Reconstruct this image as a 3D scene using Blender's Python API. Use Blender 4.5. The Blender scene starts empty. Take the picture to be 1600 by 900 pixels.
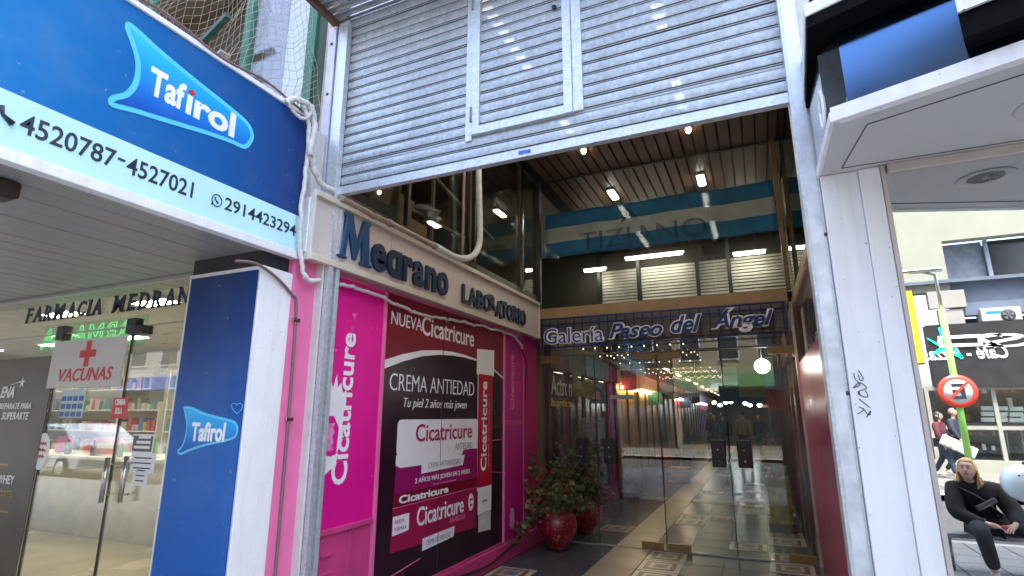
import bpy, bmesh, math, random
from mathutils import Vector, Matrix
from mathutils.geometry import tessellate_polygon
random.seed(7)
sc = bpy.context.scene
COL = sc.collection
R = math.radians

# ------------------------------------------------------------------ camera
CAM_H, FPX = 1.6, 850.0
PITCH, YAW = 13.2405, 24.0668
cd = bpy.data.cameras.new('camera'); cam = bpy.data.objects.new('camera', cd); COL.objects.link(cam)
cd.sensor_width = 36.0; cd.lens = 36.0 * FPX / 1600.0; cd.clip_start = 0.05; cd.clip_end = 2000
cam.location = (0, 0, CAM_H); cam.rotation_euler = (R(90 + PITCH), 0, R(YAW))
sc.camera = cam

# ------------------------------------------------------------------ light
SUN_EL, SUN_ROT = 70.0, 15.0          # sun behind the shops: the street front lies in open shade
w = bpy.data.worlds.new('World'); sc.world = w; w.use_nodes = True
nt = w.node_tree; bg = nt.nodes['Background']
sky = nt.nodes.new('ShaderNodeTexSky'); sky.sky_type = 'NISHITA'; sky.sun_disc = False
sky.sun_elevation = R(SUN_EL); sky.sun_rotation = R(SUN_ROT); sky.air_density = 1.0; sky.dust_density = 5.0; sky.ozone_density = 0.5
nt.links.new(sky.outputs[0], bg.inputs[0]); bg.inputs[1].default_value = 0.15
sl = bpy.data.lights.new('sun', 'SUN'); so = bpy.data.objects.new('sun', sl); COL.objects.link(so)
sl.energy = 2.0; sl.angle = R(0.5); sl.color = (1.0, 0.95, 0.88)
sd = Vector((math.sin(R(SUN_ROT)) * math.cos(R(SUN_EL)), math.cos(R(SUN_ROT)) * math.cos(R(SUN_EL)), math.sin(R(SUN_EL))))
so.rotation_euler = sd.to_track_quat('Z', 'Y').to_euler(); so.location = (0, 0, 30)
vs = sc.view_settings; vs.view_transform = 'Standard'; vs.look = 'None'; vs.gamma = 1; vs.exposure = 3.08
sc.cycles.max_bounces = 8; sc.cycles.transparent_max_bounces = 16; sc.cycles.glossy_bounces = 5
sc.cycles.sample_clamp_indirect = 6

# ------------------------------------------------------------------ picture -> place (a sight line cut with a real plane)
_y, _p = R(YAW), R(PITCH)
_f = Vector((-math.sin(_y) * math.cos(_p), math.cos(_y) * math.cos(_p), math.sin(_p)))
_r = Vector((math.cos(_y), math.sin(_y), 0)); _u = _r.cross(_f)
def P(u, v, ax, c):
    d = _f * FPX + _r * (u - 800) - _u * (v - 450); o = Vector((0, 0, CAM_H))
    i = 'xyz'.index(ax); return o + d * ((c - o[i]) / d[i])
WX = -2.83                      # plane of the left gallery wall
def W(u, v, x=WX): p = P(u, v, 'x', x); return (p.y, p.z)
GY = 2.85                       # plane of the mirroring shop window on the right
def V(u, v, yv):                # a thing seen in that window, put where it really stands across the street
    p = P(u, v, 'y', yv); return Vector((p.x, 2 * GY - yv, p.z))

# ------------------------------------------------------------------ materials
MATS = {}
def nn(t, k, x=0, y=0): n = t.nodes.new(k); n.location = (x, y); return n
def mat(name, col, rough=.5, metal=0., var=.12, scale=6., bump=0., bscale=80., spec=.5, grime=0., gcol=(.08, .07, .06), gscale=(3, 3, .5), coat=0., spots=0., scol=(.6, .55, .5), sscale=30, alpha=1., emit=None, es=0.):
    if name in MATS: return MATS[name]
    m = bpy.data.materials.new(name); m.use_nodes = True; MATS[name] = m
    t = m.node_tree; b = t.nodes['Principled BSDF']; L = t.links
    b.inputs['Metallic'].default_value = metal; b.inputs['Specular IOR Level'].default_value = spec
    b.inputs['Coat Weight'].default_value = coat; b.inputs['Coat Roughness'].default_value = .08
    tc = nn(t, 'ShaderNodeTexCoord')
    geo = nn(t, 'ShaderNodeNewGeometry')
    n1 = nn(t, 'ShaderNodeTexNoise'); n1.inputs['Scale'].default_value = scale; n1.inputs['Detail'].default_value = 6
    L.new(geo.outputs['Position'], n1.inputs['Vector'])
    mr = nn(t, 'ShaderNodeMapRange'); mr.inputs[1].default_value = .3; mr.inputs[2].default_value = .7; mr.inputs[3].default_value = 1 - var; mr.inputs[4].default_value = 1 + var
    L.new(n1.outputs['Fac'], mr.inputs[0])
    mx = nn(t, 'ShaderNodeVectorMath'); mx.operation = 'SCALE'; mx.inputs[0].default_value = col[:3]
    L.new(mr.outputs[0], mx.inputs['Scale']); cur = mx.outputs[0]
    if grime > 0:
        mp = nn(t, 'ShaderNodeMapping'); mp.inputs['Scale'].default_value = gscale; L.new(geo.outputs['Position'], mp.inputs[0])
        n2 = nn(t, 'ShaderNodeTexNoise'); n2.inputs['Scale'].default_value = 2.5; n2.inputs['Detail'].default_value = 9; n2.inputs['Roughness'].default_value = .7
        L.new(mp.outputs[0], n2.inputs['Vector'])
        r2 = nn(t, 'ShaderNodeMapRange'); r2.inputs[1].default_value = .45; r2.inputs[2].default_value = .8; r2.inputs[3].default_value = 0; r2.inputs[4].default_value = grime
        L.new(n2.outputs['Fac'], r2.inputs[0])
        mm = nn(t, 'ShaderNodeMix'); mm.data_type = 'RGBA'; L.new(r2.outputs[0], mm.inputs[0]); L.new(cur, mm.inputs[6]); mm.inputs[7].default_value = (*gcol, 1); cur = mm.outputs[2]
    if spots > 0:
        n3 = nn(t, 'ShaderNodeTexNoise'); n3.inputs['Scale'].default_value = sscale; n3.inputs['Detail'].default_value = 3
        L.new(geo.outputs['Position'], n3.inputs['Vector'])
        r3 = nn(t, 'ShaderNodeMapRange'); r3.inputs[1].default_value = .73 - spots * .2; r3.inputs[2].default_value = .76 - spots * .2
        L.new(n3.outputs['Fac'], r3.inputs[0])
        m3 = nn(t, 'ShaderNodeMix'); m3.data_type = 'RGBA'; L.new(r3.outputs[0], m3.inputs[0]); L.new(cur, m3.inputs[6]); m3.inputs[7].default_value = (*scol, 1); cur = m3.outputs[2]
    L.new(cur, b.inputs['Base Color'])
    rr = nn(t, 'ShaderNodeMapRange'); rr.inputs[3].default_value = max(0.02, rough - .08); rr.inputs[4].default_value = min(1, rough + .1)
    L.new(n1.outputs['Fac'], rr.inputs[0]); L.new(rr.outputs[0], b.inputs['Roughness'])
    if bump > 0:
        n4 = nn(t, 'ShaderNodeTexNoise'); n4.inputs['Scale'].default_value = bscale; n4.inputs['Detail'].default_value = 4
        L.new(geo.outputs['Position'], n4.inputs['Vector'])
        bp = nn(t, 'ShaderNodeBump'); bp.inputs['Strength'].default_value = bump; bp.inputs['Distance'].default_value = .01
        L.new(n4.outputs['Fac'], bp.inputs['Height']); L.new(bp.outputs[0], b.inputs['Normal'])
    if emit: b.inputs['Emission Color'].default_value = (*emit, 1); b.inputs['Emission Strength'].default_value = es
    if alpha < 1:
        out = t.nodes['Material Output']; tr = nn(t, 'ShaderNodeBsdfTransparent'); ms = nn(t, 'ShaderNodeMixShader')
        ms.inputs[0].default_value = alpha; L.new(tr.outputs[0], ms.inputs[1]); L.new(b.outputs[0], ms.inputs[2]); L.new(ms.outputs[0], out.inputs[0])
    return m
def emat(name, col, s):
    if name in MATS: return MATS[name]
    m = bpy.data.materials.new(name); m.use_nodes = True; MATS[name] = m
    t = m.node_tree; t.nodes.remove(t.nodes['Principled BSDF']); e = nn(t, 'ShaderNodeEmission'); e.inputs[0].default_value = (*col, 1); e.inputs[1].default_value = s
    t.links.new(e.outputs[0], t.nodes['Material Output'].inputs[0]); return m
def glass(name, tint=(.9, .95, .93), refl=1.0, base=.0, rough=.0, wav=.0):
    """thin pane: clear or tinted film, with a Fresnel mirror on its face"""
    if name in MATS: return MATS[name]
    m = bpy.data.materials.new(name); m.use_nodes = True; MATS[name] = m
    t = m.node_tree; L = t.links; t.nodes.remove(t.nodes['Principled BSDF'])
    tr = nn(t, 'ShaderNodeBsdfTransparent'); tr.inputs[0].default_value = (*tint, 1)
    gl = nn(t, 'ShaderNodeBsdfGlossy'); gl.inputs['Roughness'].default_value = rough; gl.inputs[0].default_value = (.93, .96, .97, 1)
    lw = nn(t, 'ShaderNodeLayerWeight'); lw.inputs[0].default_value = .5
    pw_ = nn(t, 'ShaderNodeMath'); pw_.operation = 'POWER'; pw_.inputs[1].default_value = 5; L.new(lw.outputs['Facing'], pw_.inputs[0])
    mr = nn(t, 'ShaderNodeMath'); mr.operation = 'MULTIPLY_ADD'; mr.inputs[1].default_value = .96 * refl; mr.inputs[2].default_value = base + .04 * refl; mr.use_clamp = True
    L.new(pw_.outputs[0], mr.inputs[0])
    if wav:
        g = nn(t, 'ShaderNodeNewGeometry'); n = nn(t, 'ShaderNodeTexNoise'); n.inputs['Scale'].default_value = 2.2
        L.new(g.outputs['Position'], n.inputs['Vector']); bp = nn(t, 'ShaderNodeBump'); bp.inputs['Strength'].default_value = wav; bp.inputs['Distance'].default_value = .02
        L.new(n.outputs['Fac'], bp.inputs['Height']); L.new(bp.outputs[0], gl.inputs['Normal'])
    ms = nn(t, 'ShaderNodeMixShader'); L.new(mr.outputs[0], ms.inputs[0]); L.new(tr.outputs[0], ms.inputs[1]); L.new(gl.outputs[0], ms.inputs[2])
    L.new(ms.outputs[0], t.nodes['Material Output'].inputs[0]); return m
def gradmat(name, axis, stops, rough=.4, lo=0., hi=1.):
    """colour fade along a world axis (printed in the logos)"""
    if name in MATS: return MATS[name]
    m = bpy.data.materials.new(name); m.use_nodes = True; MATS[name] = m
    t = m.node_tree; L = t.links; b = t.nodes['Principled BSDF']; b.inputs['Roughness'].default_value = rough
    g = nn(t, 'ShaderNodeNewGeometry'); s = nn(t, 'ShaderNodeSeparateXYZ'); L.new(g.outputs['Position'], s.inputs[0])
    mr = nn(t, 'ShaderNodeMapRange'); mr.inputs[1].default_value = lo; mr.inputs[2].default_value = hi; L.new(s.outputs['XYZ'.index(axis.upper())], mr.inputs[0])
    cr = nn(t, 'ShaderNodeValToRGB'); L.new(mr.outputs[0], cr.inputs[0])
    while len(cr.color_ramp.elements) < len(stops): cr.color_ramp.elements.new(.5)
    for e, (p, c) in zip(cr.color_ramp.elements, stops): e.position = p; e.color = (*c, 1)
    n = nn(t, 'ShaderNodeTexNoise'); n.inputs['Scale'].default_value = 26; n.inputs['Detail'].default_value = 5; L.new(g.outputs['Position'], n.inputs['Vector'])
    r = nn(t, 'ShaderNodeMapRange'); r.inputs[1].default_value = .70; r.inputs[2].default_value = .74; r.inputs[4].default_value = .5; L.new(n.outputs['Fac'], r.inputs[0])
    n2 = nn(t, 'ShaderNodeTexNoise'); n2.inputs['Scale'].default_value = 2.2; n2.inputs['Detail'].default_value = 8; n2.inputs['Roughness'].default_value = .75; L.new(g.outputs['Position'], n2.inputs['Vector'])
    r2 = nn(t, 'ShaderNodeMapRange'); r2.inputs[1].default_value = .48; r2.inputs[2].default_value = .85; r2.inputs[4].default_value = .16; L.new(n2.outputs['Fac'], r2.inputs[0])
    ad = nn(t, 'ShaderNodeMath'); ad.operation = 'ADD'; ad.use_clamp = True; L.new(r.outputs[0], ad.inputs[0]); L.new(r2.outputs[0], ad.inputs[1])
    mx = nn(t, 'ShaderNodeMix'); mx.data_type = 'RGBA'; L.new(ad.outputs[0], mx.inputs[0]); L.new(cr.outputs[0], mx.inputs[6]); mx.inputs[7].default_value = (.28, .36, .46, 1)
    r3 = nn(t, 'ShaderNodeMapRange'); r3.inputs[3].default_value = rough - .06; r3.inputs[4].default_value = rough + .25; L.new(n2.outputs['Fac'], r3.inputs[0]); L.new(r3.outputs[0], b.inputs['Roughness'])
    b.inputs['Specular IOR Level'].default_value = .35
    L.new(mx.outputs[2], b.inputs['Base Color']); return m

# ------------------------------------------------------------------ mesh helpers
class MB:
    def __init__(s): s.bm = bmesh.new()
    def _f(s, vs, mi=0, smooth=False):
        try: f = s.bm.faces.new(vs); f.material_index = mi; f.smooth = smooth; return f
        except ValueError: return None
    def box(s, x0, x1, y0, y1, z0, z1, mi=0):
        v = [s.bm.verts.new((x, y, z)) for x in (x0, x1) for y in (y0, y1) for z in (z0, z1)]
        for a in ((0, 1, 3, 2), (4, 6, 7, 5), (0, 4, 5, 1), (2, 3, 7, 6), (0, 2, 6, 4), (1, 5, 7, 3)): s._f([v[i] for i in a], mi)
        return s
    def bar(s, a, b, wd, ht, up=(0, 0, 1), mi=0):
        a = Vector(a); b = Vector(b); d = (b - a).normalized(); up = Vector(up)
        sx = d.cross(up)
        if sx.length < 1e-4: sx = d.cross(Vector((0, 1, 0)))
        sx.normalize(); uy = sx.cross(d)
        v = [s.bm.verts.new(p + sx * i * wd / 2 + uy * j * ht / 2) for p in (a, b) for i in (-1, 1) for j in (-1, 1)]
        for q in ((0, 1, 3, 2), (4, 6, 7, 5), (0, 4, 5, 1), (2, 3, 7, 6), (0, 2, 6, 4), (1, 5, 7, 3)): s._f([v[i] for i in q], mi)
        return s
    def tube(s, pts, r, n=8, mi=0, close=True):
        pts = [Vector(p) for p in pts]; rs = r if isinstance(r, (list, tuple)) else [r] * len(pts); rings = []
        for i, p in enumerate(pts):
            d = (pts[min(i + 1, len(pts) - 1)] - pts[max(i - 1, 0)]).normalized()
            a = d.orthogonal().normalized() if i == 0 else (pa - d * pa.dot(d)).normalized()
            pa = a; b = d.cross(a)
            rings.append([s.bm.verts.new(p + (a * math.cos(2 * math.pi * k / n) + b * math.sin(2 * math.pi * k / n)) * rs[i]) for k in range(n)])
        for i in range(len(rings) - 1):
            for k in range(n): s._f([rings[i][k], rings[i][(k + 1) % n], rings[i + 1][(k + 1) % n], rings[i + 1][k]], mi, True)
        if close: s._f(rings[0][::-1], mi); s._f(rings[-1], mi)
        return s
    def lathe(s, prof, c=(0, 0, 0), n=32, mi=0, axis='z'):
        rings = []
        for r, z in prof:
            row = []
            for k in range(n):
                a = 2 * math.pi * k / n; q = (r * math.cos(a), r * math.sin(a), z)
                if axis == 'y': q = (q[0], q[2], q[1])
                if axis == 'x': q = (q[2], q[0], q[1])
                row.append(s.bm.verts.new(Vector(q) + Vector(c)))
            rings.append(row)
        for i in range(len(rings) - 1):
            for k in range(n): s._f([rings[i][k], rings[i][(k + 1) % n], rings[i + 1][(k + 1) % n], rings[i + 1][k]], mi, True)
        if prof[0][0] > 1e-5: s._f(rings[0][::-1], mi)
        if prof[-1][0] > 1e-5: s._f(rings[-1], mi)
        return s
    def prism(s, pts, off, mi=0):
        """polygon (3-D points in one plane) pushed along off"""
        pts = [Vector(p) for p in pts]; pts = [p for i, p in enumerate(pts) if (p - pts[i - 1]).length > 1e-5]
        a = [s.bm.verts.new(p) for p in pts]; b = [s.bm.verts.new(Vector(p) + Vector(off)) for p in pts]; n = len(a)
        if n > 4:
            for tr in tessellate_polygon([pts]):
                s._f([a[i] for i in tr[::-1]], mi); s._f([b[i] for i in tr], mi)
        else: s._f(a[::-1], mi); s._f(b, mi)
        for i in range(n): s._f([a[i], a[(i + 1) % n], b[(i + 1) % n], b[i]], mi)
        return s
    def ell(s, c, r, n=12, m=8, mi=0, rot=None):
        c = Vector(c); rings = []
        for j in range(m + 1):
            t = math.pi * j / m; row = []
            for k in range(n):
                a = 2 * math.pi * k / n; q = Vector((math.sin(t) * math.cos(a) * r[0], math.sin(t) * math.sin(a) * r[1], math.cos(t) * r[2]))
                if rot: q = rot @ q
                row.append(s.bm.verts.new(c + q))
            rings.append(row)
        for j in range(m):
            for k in range(n): s._f([rings[j][k], rings[j + 1][k], rings[j + 1][(k + 1) % n], rings[j][(k + 1) % n]], mi, True)
        return s
    def build(s, name, mats, parent=None, bevel=0, seg=2, **kw):
        bmesh.ops.remove_doubles(s.bm, verts=s.bm.verts, dist=1e-6)
        bmesh.ops.recalc_face_normals(s.bm, faces=s.bm.faces)
        me = bpy.data.meshes.new(name)
        if parent is not None:
            off = wloc(parent)
            bmesh.ops.translate(s.bm, verts=s.bm.verts, vec=-off)
        if bevel > 0:
            bmesh.ops.bevel(s.bm, geom=[e for e in s.bm.edges if len(e.link_faces) == 2 and e.calc_face_angle(0) > .6], offset=bevel, segments=seg, affect='EDGES', profile=.5)
        s.bm.to_mesh(me); s.bm.free()
        for m in (mats if isinstance(mats, (list, tuple)) else [mats]): me.materials.append(m)
        o = bpy.data.objects.new(name, me); COL.objects.link(o)
        if parent is not None: o.parent = parent
        tag(o, **kw); return o
def wloc(o):
    v = Vector((0, 0, 0))
    while o is not None: v += o.location; o = o.parent
    return v
def tag(o, label=None, cat=None, group=None, kind=None):
    if label: o['label'] = label
    if cat: o['category'] = cat
    if group: o['group'] = group
    if kind: o['kind'] = kind
    return o
def thing(name, label, cat, loc=(0, 0, 0), rz=0, group=None):
    o = bpy.data.objects.new(name, None); COL.objects.link(o); o.location = loc; o.rotation_euler = (0, 0, rz); o.empty_display_size = .1
    return tag(o, label, cat, group)
def kids(o): return [c for c in bpy.data.objects if c.parent == o]
def copy_tree(o, parent=None):
    c = o.copy(); COL.objects.link(c); c.parent = parent
    for ch in kids(o): copy_tree(ch, c)
    return c
def share(o, loc, parent=None):
    c = o.copy(); COL.objects.link(c); c.location = loc
    if parent is not None: c.parent = parent
    return c

def text(s, org, xd, up, w, h, m, name='lettering', parent=None, off=0., ext=.0015, shear=0., outline=0., fitx=None, clip=None, italic=0, **kw):
    """lettering fitted to a width w and a height h (of its own ink), lower-left corner at org"""
    cu = bpy.data.curves.new('t', 'FONT'); cu.body = s; cu.size = 1; cu.offset = off; cu.shear = shear; cu.resolution_u = 3
    if outline: cu.fill_mode = 'NONE'; cu.bevel_depth = outline; cu.bevel_resolution = 1
    else: cu.extrude = .5
    ob = bpy.data.objects.new('t', cu); COL.objects.link(ob)
    dg = bpy.context.evaluated_depsgraph_get(); me = bpy.data.meshes.new_from_object(ob.evaluated_get(dg))
    bpy.data.objects.remove(ob); bpy.data.curves.remove(cu)
    xs = [v.co.x for v in me.vertices]; ys = [v.co.y for v in me.vertices]
    x0, x1, y0, y1 = min(xs), max(xs), min(ys), max(ys)
    xd = Vector(xd).normalized(); up = Vector(up).normalized(); nz = xd.cross(up); org = Vector(org)
    po = wloc(parent) if parent is not None else Vector((0, 0, 0))
    if w is None: w = (x1 - x0) / (y1 - y0) * h
    for v in me.vertices:
        z = v.co.z * (2 * ext if not outline else w / (x1 - x0))
        v.co = org + xd * ((v.co.x - x0) / (x1 - x0) * w) + up * ((v.co.y - y0) / (y1 - y0) * h) + nz * z - po
    me.materials.clear(); me.materials.append(m)
    o = bpy.data.objects.new(name, me); me.name = name; COL.objects.link(o); o.parent = parent
    return tag(o, **kw)
def wtext(s, y, z, w, h, m, x=WX, d=.006, **k):      # on the left wall, reading inward
    return text(s, (x + d, y, z), (0, 1, 0), (0, 0, 1), w, h, m, **k)
def wpoly(pts, m, d, name='print', parent=None, th=.002, x=WX, **k):
    return MB().prism([(x + d, a, b) for a, b in pts], (th, 0, 0)).build(name, m, parent, **k)
def ftext(s, x, y, z, w, h, m, **k):                 # on a plane facing the street
    return text(s, (x, y, z), (1, 0, 0), (0, 0, 1), w, h, m, **k)
def rrect(x0, x1, z0, z1, r, n=4):
    o = []
    for cx, cz, a0 in ((x1 - r, z1 - r, 0), (x0 + r, z1 - r, 90), (x0 + r, z0 + r, 180), (x1 - r, z0 + r, 270)):
        for k in range(n + 1): a = R(a0 + 90 * k / n); o.append((cx + r * math.cos(a), cz + r * math.sin(a)))
    return o
def catmull(pts, n=6, closed=True):
    o = []; N = len(pts)
    for i in range(N if closed else N - 1):
        p = [Vector(pts[(i + k) % N] if closed else pts[min(max(i + k, 0), N - 1)]) for k in (-1, 0, 1, 2)]
        for j in range(n):
            t = j / n; o.append(.5 * ((2 * p[1]) + (p[2] - p[0]) * t + (2 * p[0] - 5 * p[1] + 4 * p[2] - p[3]) * t * t + (3 * p[1] - p[0] - 3 * p[2] + p[3]) * t ** 3))
    if not closed: o.append(Vector(pts[-1]))
    return o
# ------------------------------------------------------------------ palette
galv = mat('galvanised_steel', (.60, .64, .67), .42, .55, .16, 45, .15, 220, grime=.25, gcol=(.30, .30, .30), spots=.1, scol=(.75, .78, .8), sscale=120)
perf = mat('perforated_steel', (.45, .495, .525), .5, .45, .20, 40, .15, 260, grime=.55, gcol=(.26, .25, .24), gscale=(2.5, 2.5, .35), alpha=.991)
galvd = mat('dull_steel', (.30, .31, .32), .5, .6, .2, 12, .2, 90, grime=.4, gcol=(.16, .08, .04))
rust = mat('rusty_iron', (.10, .055, .035), .75, .3, .3, 20, .3, 60)
white = mat('white_paint', (.80, .80, .79), .45, 0, .05, 3, .05, 40, grime=.38, gcol=(.36, .33, .29), gscale=(5, 5, .7), spots=.10, scol=(.30, .24, .18), sscale=34)
offw = mat('old_white_paint', (.62, .60, .56), .6, 0, .08, 12, .3, 30, grime=.55, gcol=(.26, .23, .19), gscale=(6, 6, .6))
cream = mat('cream_paint', (.60, .53, .42), .55, 0, .08, 5, .1, 40, grime=.35, gcol=(.28, .22, .16))
blk = mat('black_plastic', (.012, .012, .013), .4, 0, .1)
dark = mat('dark_paint', (.02, .02, .022), .5, 0, .3, 3, .1, 30)
blue = gradmat('sign_blue', 'y', [(0, (.000, .17, .47)), (.55, (.000, .09, .31)), (1, (.006, .024, .14))], .28, .9, 2.75)  # darker toward the inner end
blue2 = gradmat('pillar_blue', 'z', [(0, (.002, .085, .36)), (.5, (.002, .10, .38)), (.8, (.004, .045, .19)), (1, (.005, .030, .13))], .35, .3, 2.55)  # darker toward the top
pale = mat('pale_blue_print', (.50, .80, .86), .35, 0, .04, 2, 0, grime=.1, gcol=(.4, .5, .5))
aqua = mat('aqua_print', (.10, .58, .86), .3, 0, .03)
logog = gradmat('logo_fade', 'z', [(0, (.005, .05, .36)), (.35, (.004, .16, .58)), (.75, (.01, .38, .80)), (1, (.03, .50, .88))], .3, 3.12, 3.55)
logog2 = gradmat('logo_fade_small', 'z', [(0, (.005, .10, .42)), (.5, (.01, .32, .72)), (1, (.03, .50, .88))], .3, 1.42, 1.66)
pw = mat('print_white', (.82, .82, .82), .4, 0, .03)
pink_ = mat('printed_pink', (.76, .003, .26), .42, 0, .09, 2, .08, 14, grime=.22, gcol=(.5, .02, .25), spots=.08, scol=(.8, .5, .62), sscale=22)
pinkp = mat('pink_wall_paint', (.56, .05, .20), .55, 0, .12, 4, .2, 40, grime=.6, gcol=(.32, .03, .12), spots=.06, scol=(.62, .3, .4), sscale=18)
plight = mat('light_pink_paint', (.78, .17, .36), .5, 0, .06, 5, .1, 40, grime=.2, gcol=(.5, .08, .2))
purp = mat('printed_magenta', (.45, .008, .20), .35, 0, .08, 3)
crim = mat('printed_crimson', (.20, .002, .018), .35, 0, .12, 2.5)
plum = mat('printed_plum', (.020, .004, .014), .3, 0, .2, 2, grime=.12, gcol=(.10, .08, .09), gscale=(3, 12, .8), spots=.12, scol=(.3, .26, .28), sscale=26)
boxr = mat('printed_ruby', (.34, .003, .065), .35, 0, .12, 4, grime=.1, gcol=(.5, .2, .3), gscale=(2, 20, 1.2))
navy = mat('navy_letter', (.003, .018, .055), .45, 0, .15, 20, .05, 60)
navy2 = mat('navy_letter_blue', (.005, .045, .12), .4, 0, .12, 20)
inkd = mat('dark_ink', (.02, .025, .04), .5)
redp = mat('red_print', (.62, .01, .02), .4, 0, .04)
brass = mat('brass', (.28, .20, .09), .35, .8, .15, 20)
steel = mat('stainless_steel', (.55, .54, .52), .22, 1, .05, 30)
brownf = mat('brown_aluminium', (.05, .035, .025), .4, .4, .1)
wood = mat('varnished_wood', (.34, .20, .10), .5, 0, .12, 6, .1, 40, grime=.3, gcol=(.16, .09, .05), gscale=(.6, .6, 6))
greenp = mat('green_paint', (.035, .16, .10), .55, 0, .15, 8, .1, 40, grime=.35, gcol=(.03, .04, .03))
dgreen = mat('dark_green_paint', (.012, .045, .025), .6, 0, .2, 9, .2, 40, grime=.5, gcol=(.16, .13, .09), gscale=(5, 5, .5))
wirew = mat('white_cable', (.62, .60, .57), .55, 0, .08, 20, .1, 90, grime=.5, gcol=(.3, .26, .22), gscale=(5, 5, 5))
conduit = mat('conduit_brown', (.20, .13, .12), .5, .2, .15, 18)
clear = glass('clear_glass')
upglass = glass('old_clear_glass', (.85, .85, .80), 1.3, .02, .01, .05)
doorglass = glass('door_glass', (.93, .94, .92), 1.5, .006)
mirror = glass('mirror_film_glass', (.10, .10, .10), .5, .66, .0)
tubeM = emat('lit_tube', (1.0, .96, .82), 6.0)
warmM = emat('warm_lamp', (1.0, .86, .58), 5.0)
wallw = mat('interior_wall', (.62, .58, .46), .7, 0, .05, 3)

# ------------------------------------------------------------------ ground
def slab(name, x0, x1, y0, y1, z, m, **k): return MB().box(x0, x1, y0, y1, z - .2, z).build(name, m, **k)
def tilemat(name, a, b, sx, sy, rough=.35, gap=(.05, .05, .05), spec=.5):
    m = bpy.data.materials.new(name); m.use_nodes = True; t = m.node_tree; L = t.links; bs = t.nodes['Principled BSDF']
    g = nn(t, 'ShaderNodeNewGeometry'); n = nn(t, 'ShaderNodeTexNoise'); n.inputs['Scale'].default_value = 160; n.inputs['Detail'].default_value = 2
    L.new(g.outputs['Position'], n.inputs['Vector'])
    n2 = nn(t, 'ShaderNodeTexNoise'); n2.inputs['Scale'].default_value = 1.3; n2.inputs['Detail'].default_value = 5; L.new(g.outputs['Position'], n2.inputs['Vector'])
    r = nn(t, 'ShaderNodeMapRange'); r.inputs[1].default_value = .35; r.inputs[2].default_value = .65; L.new(n.outputs['Fac'], r.inputs[0])
    mx = nn(t, 'ShaderNodeMix'); mx.data_type = 'RGBA'; L.new(r.outputs[0], mx.inputs[0]); mx.inputs[6].default_value = (*a, 1); mx.inputs[7].default_value = (*b, 1)
    v = nn(t, 'ShaderNodeMapRange'); v.inputs[1].default_value = .3; v.inputs[2].default_value = .7; v.inputs[3].default_value = .8; v.inputs[4].default_value = 1.15; L.new(n2.outputs['Fac'], v.inputs[0])
    sc_ = nn(t, 'ShaderNodeVectorMath'); sc_.operation = 'SCALE'; L.new(mx.outputs[2], sc_.inputs[0]); L.new(v.outputs[0], sc_.inputs['Scale'])
    L.new(sc_.outputs[0], bs.inputs['Base Color'])
    rr = nn(t, 'ShaderNodeMapRange'); rr.inputs[3].default_value = rough - .03; rr.inputs[4].default_value = rough + .06; L.new(n2.outputs['Fac'], rr.inputs[0]); L.new(rr.outputs[0], bs.inputs['Roughness'])
    bs.inputs['Specular IOR Level'].default_value = spec
    return m
floord = tilemat('dark_terrazzo', (.045, .051, .062), (.092, .10, .115), 1, 1, .22)
floorc = tilemat('cream_terrazzo', (.34, .27, .18), (.46, .38, .27), 1, 1, .28)
tilew = tilemat('pale_terrazzo', (.36, .32, .27), (.50, .46, .40), 1, 1, .28)
tileb = tilemat('brown_terrazzo', (.10, .045, .035), (.15, .07, .055), 1, 1, .28)
tileg = tilemat('grey_terrazzo', (.10, .11, .12), (.16, .17, .18), 1, 1, .28)
asph = mat('asphalt', (.05, .05, .052), .85, 0, .2, 3, .6, 150)
conc = mat('concrete', (.30, .30, .29), .8, 0, .12, 3, .3, 60, grime=.4, gcol=(.12, .12, .11), gscale=(1, 1, 1))
slab('ground', -150, 150, -150, 150, -.16, asph, kind='structure')
slab('road', -60, 60, -8.9, -3.6, -.12, asph, kind='structure')
slab('far_sidewalk', -60, 60, -14.9, -8.9, .0, mat('worn_concrete', (.13, .125, .115), .8, 0, .2, 3, .3, 60, grime=.4, gcol=(.06, .06, .055), gscale=(1, 1, 1)), kind='structure')
MB().box(-60, 60, -9.05, -8.9, -.15, .015).build('far_kerb', offw, kind='structure')
MB().box(-60, 60, -3.75, -3.6, -.15, .004).build('near_kerb', conc, kind='structure')
slab('sidewalk', -60, 60, -3.6, 2.95, .0, conc, kind='structure')
# ribbed paving slabs: every slab is a piece, ribs are geometry
paveA = mat('pale_paver', (.27, .28, .275), .7, 0, .1, 5, .1, 40, grime=.4, gcol=(.12, .12, .115), gscale=(1, 1, 1))
pavedk = mat('paver_groove', (.10, .11, .12), .8)
sw = bpy.data.objects['sidewalk']
b = MB(); b.box(0, .39, 0, .39, .0, .006)
for k in range(7): b.box(.006, .384, .01 + k * .055, .042 + k * .055, .006, .014, 1)
pv = b.build('paver', [pavedk, paveA]); 
first = True
for i in range(16):
    for j in range(9):
        x = -1.0 + i * .4; y = -3.55 + j * .4
        o = pv if first else share(pv, (0, 0, 0)); first = False
        o.parent = sw; o.location = (x, y, .003)
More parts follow.
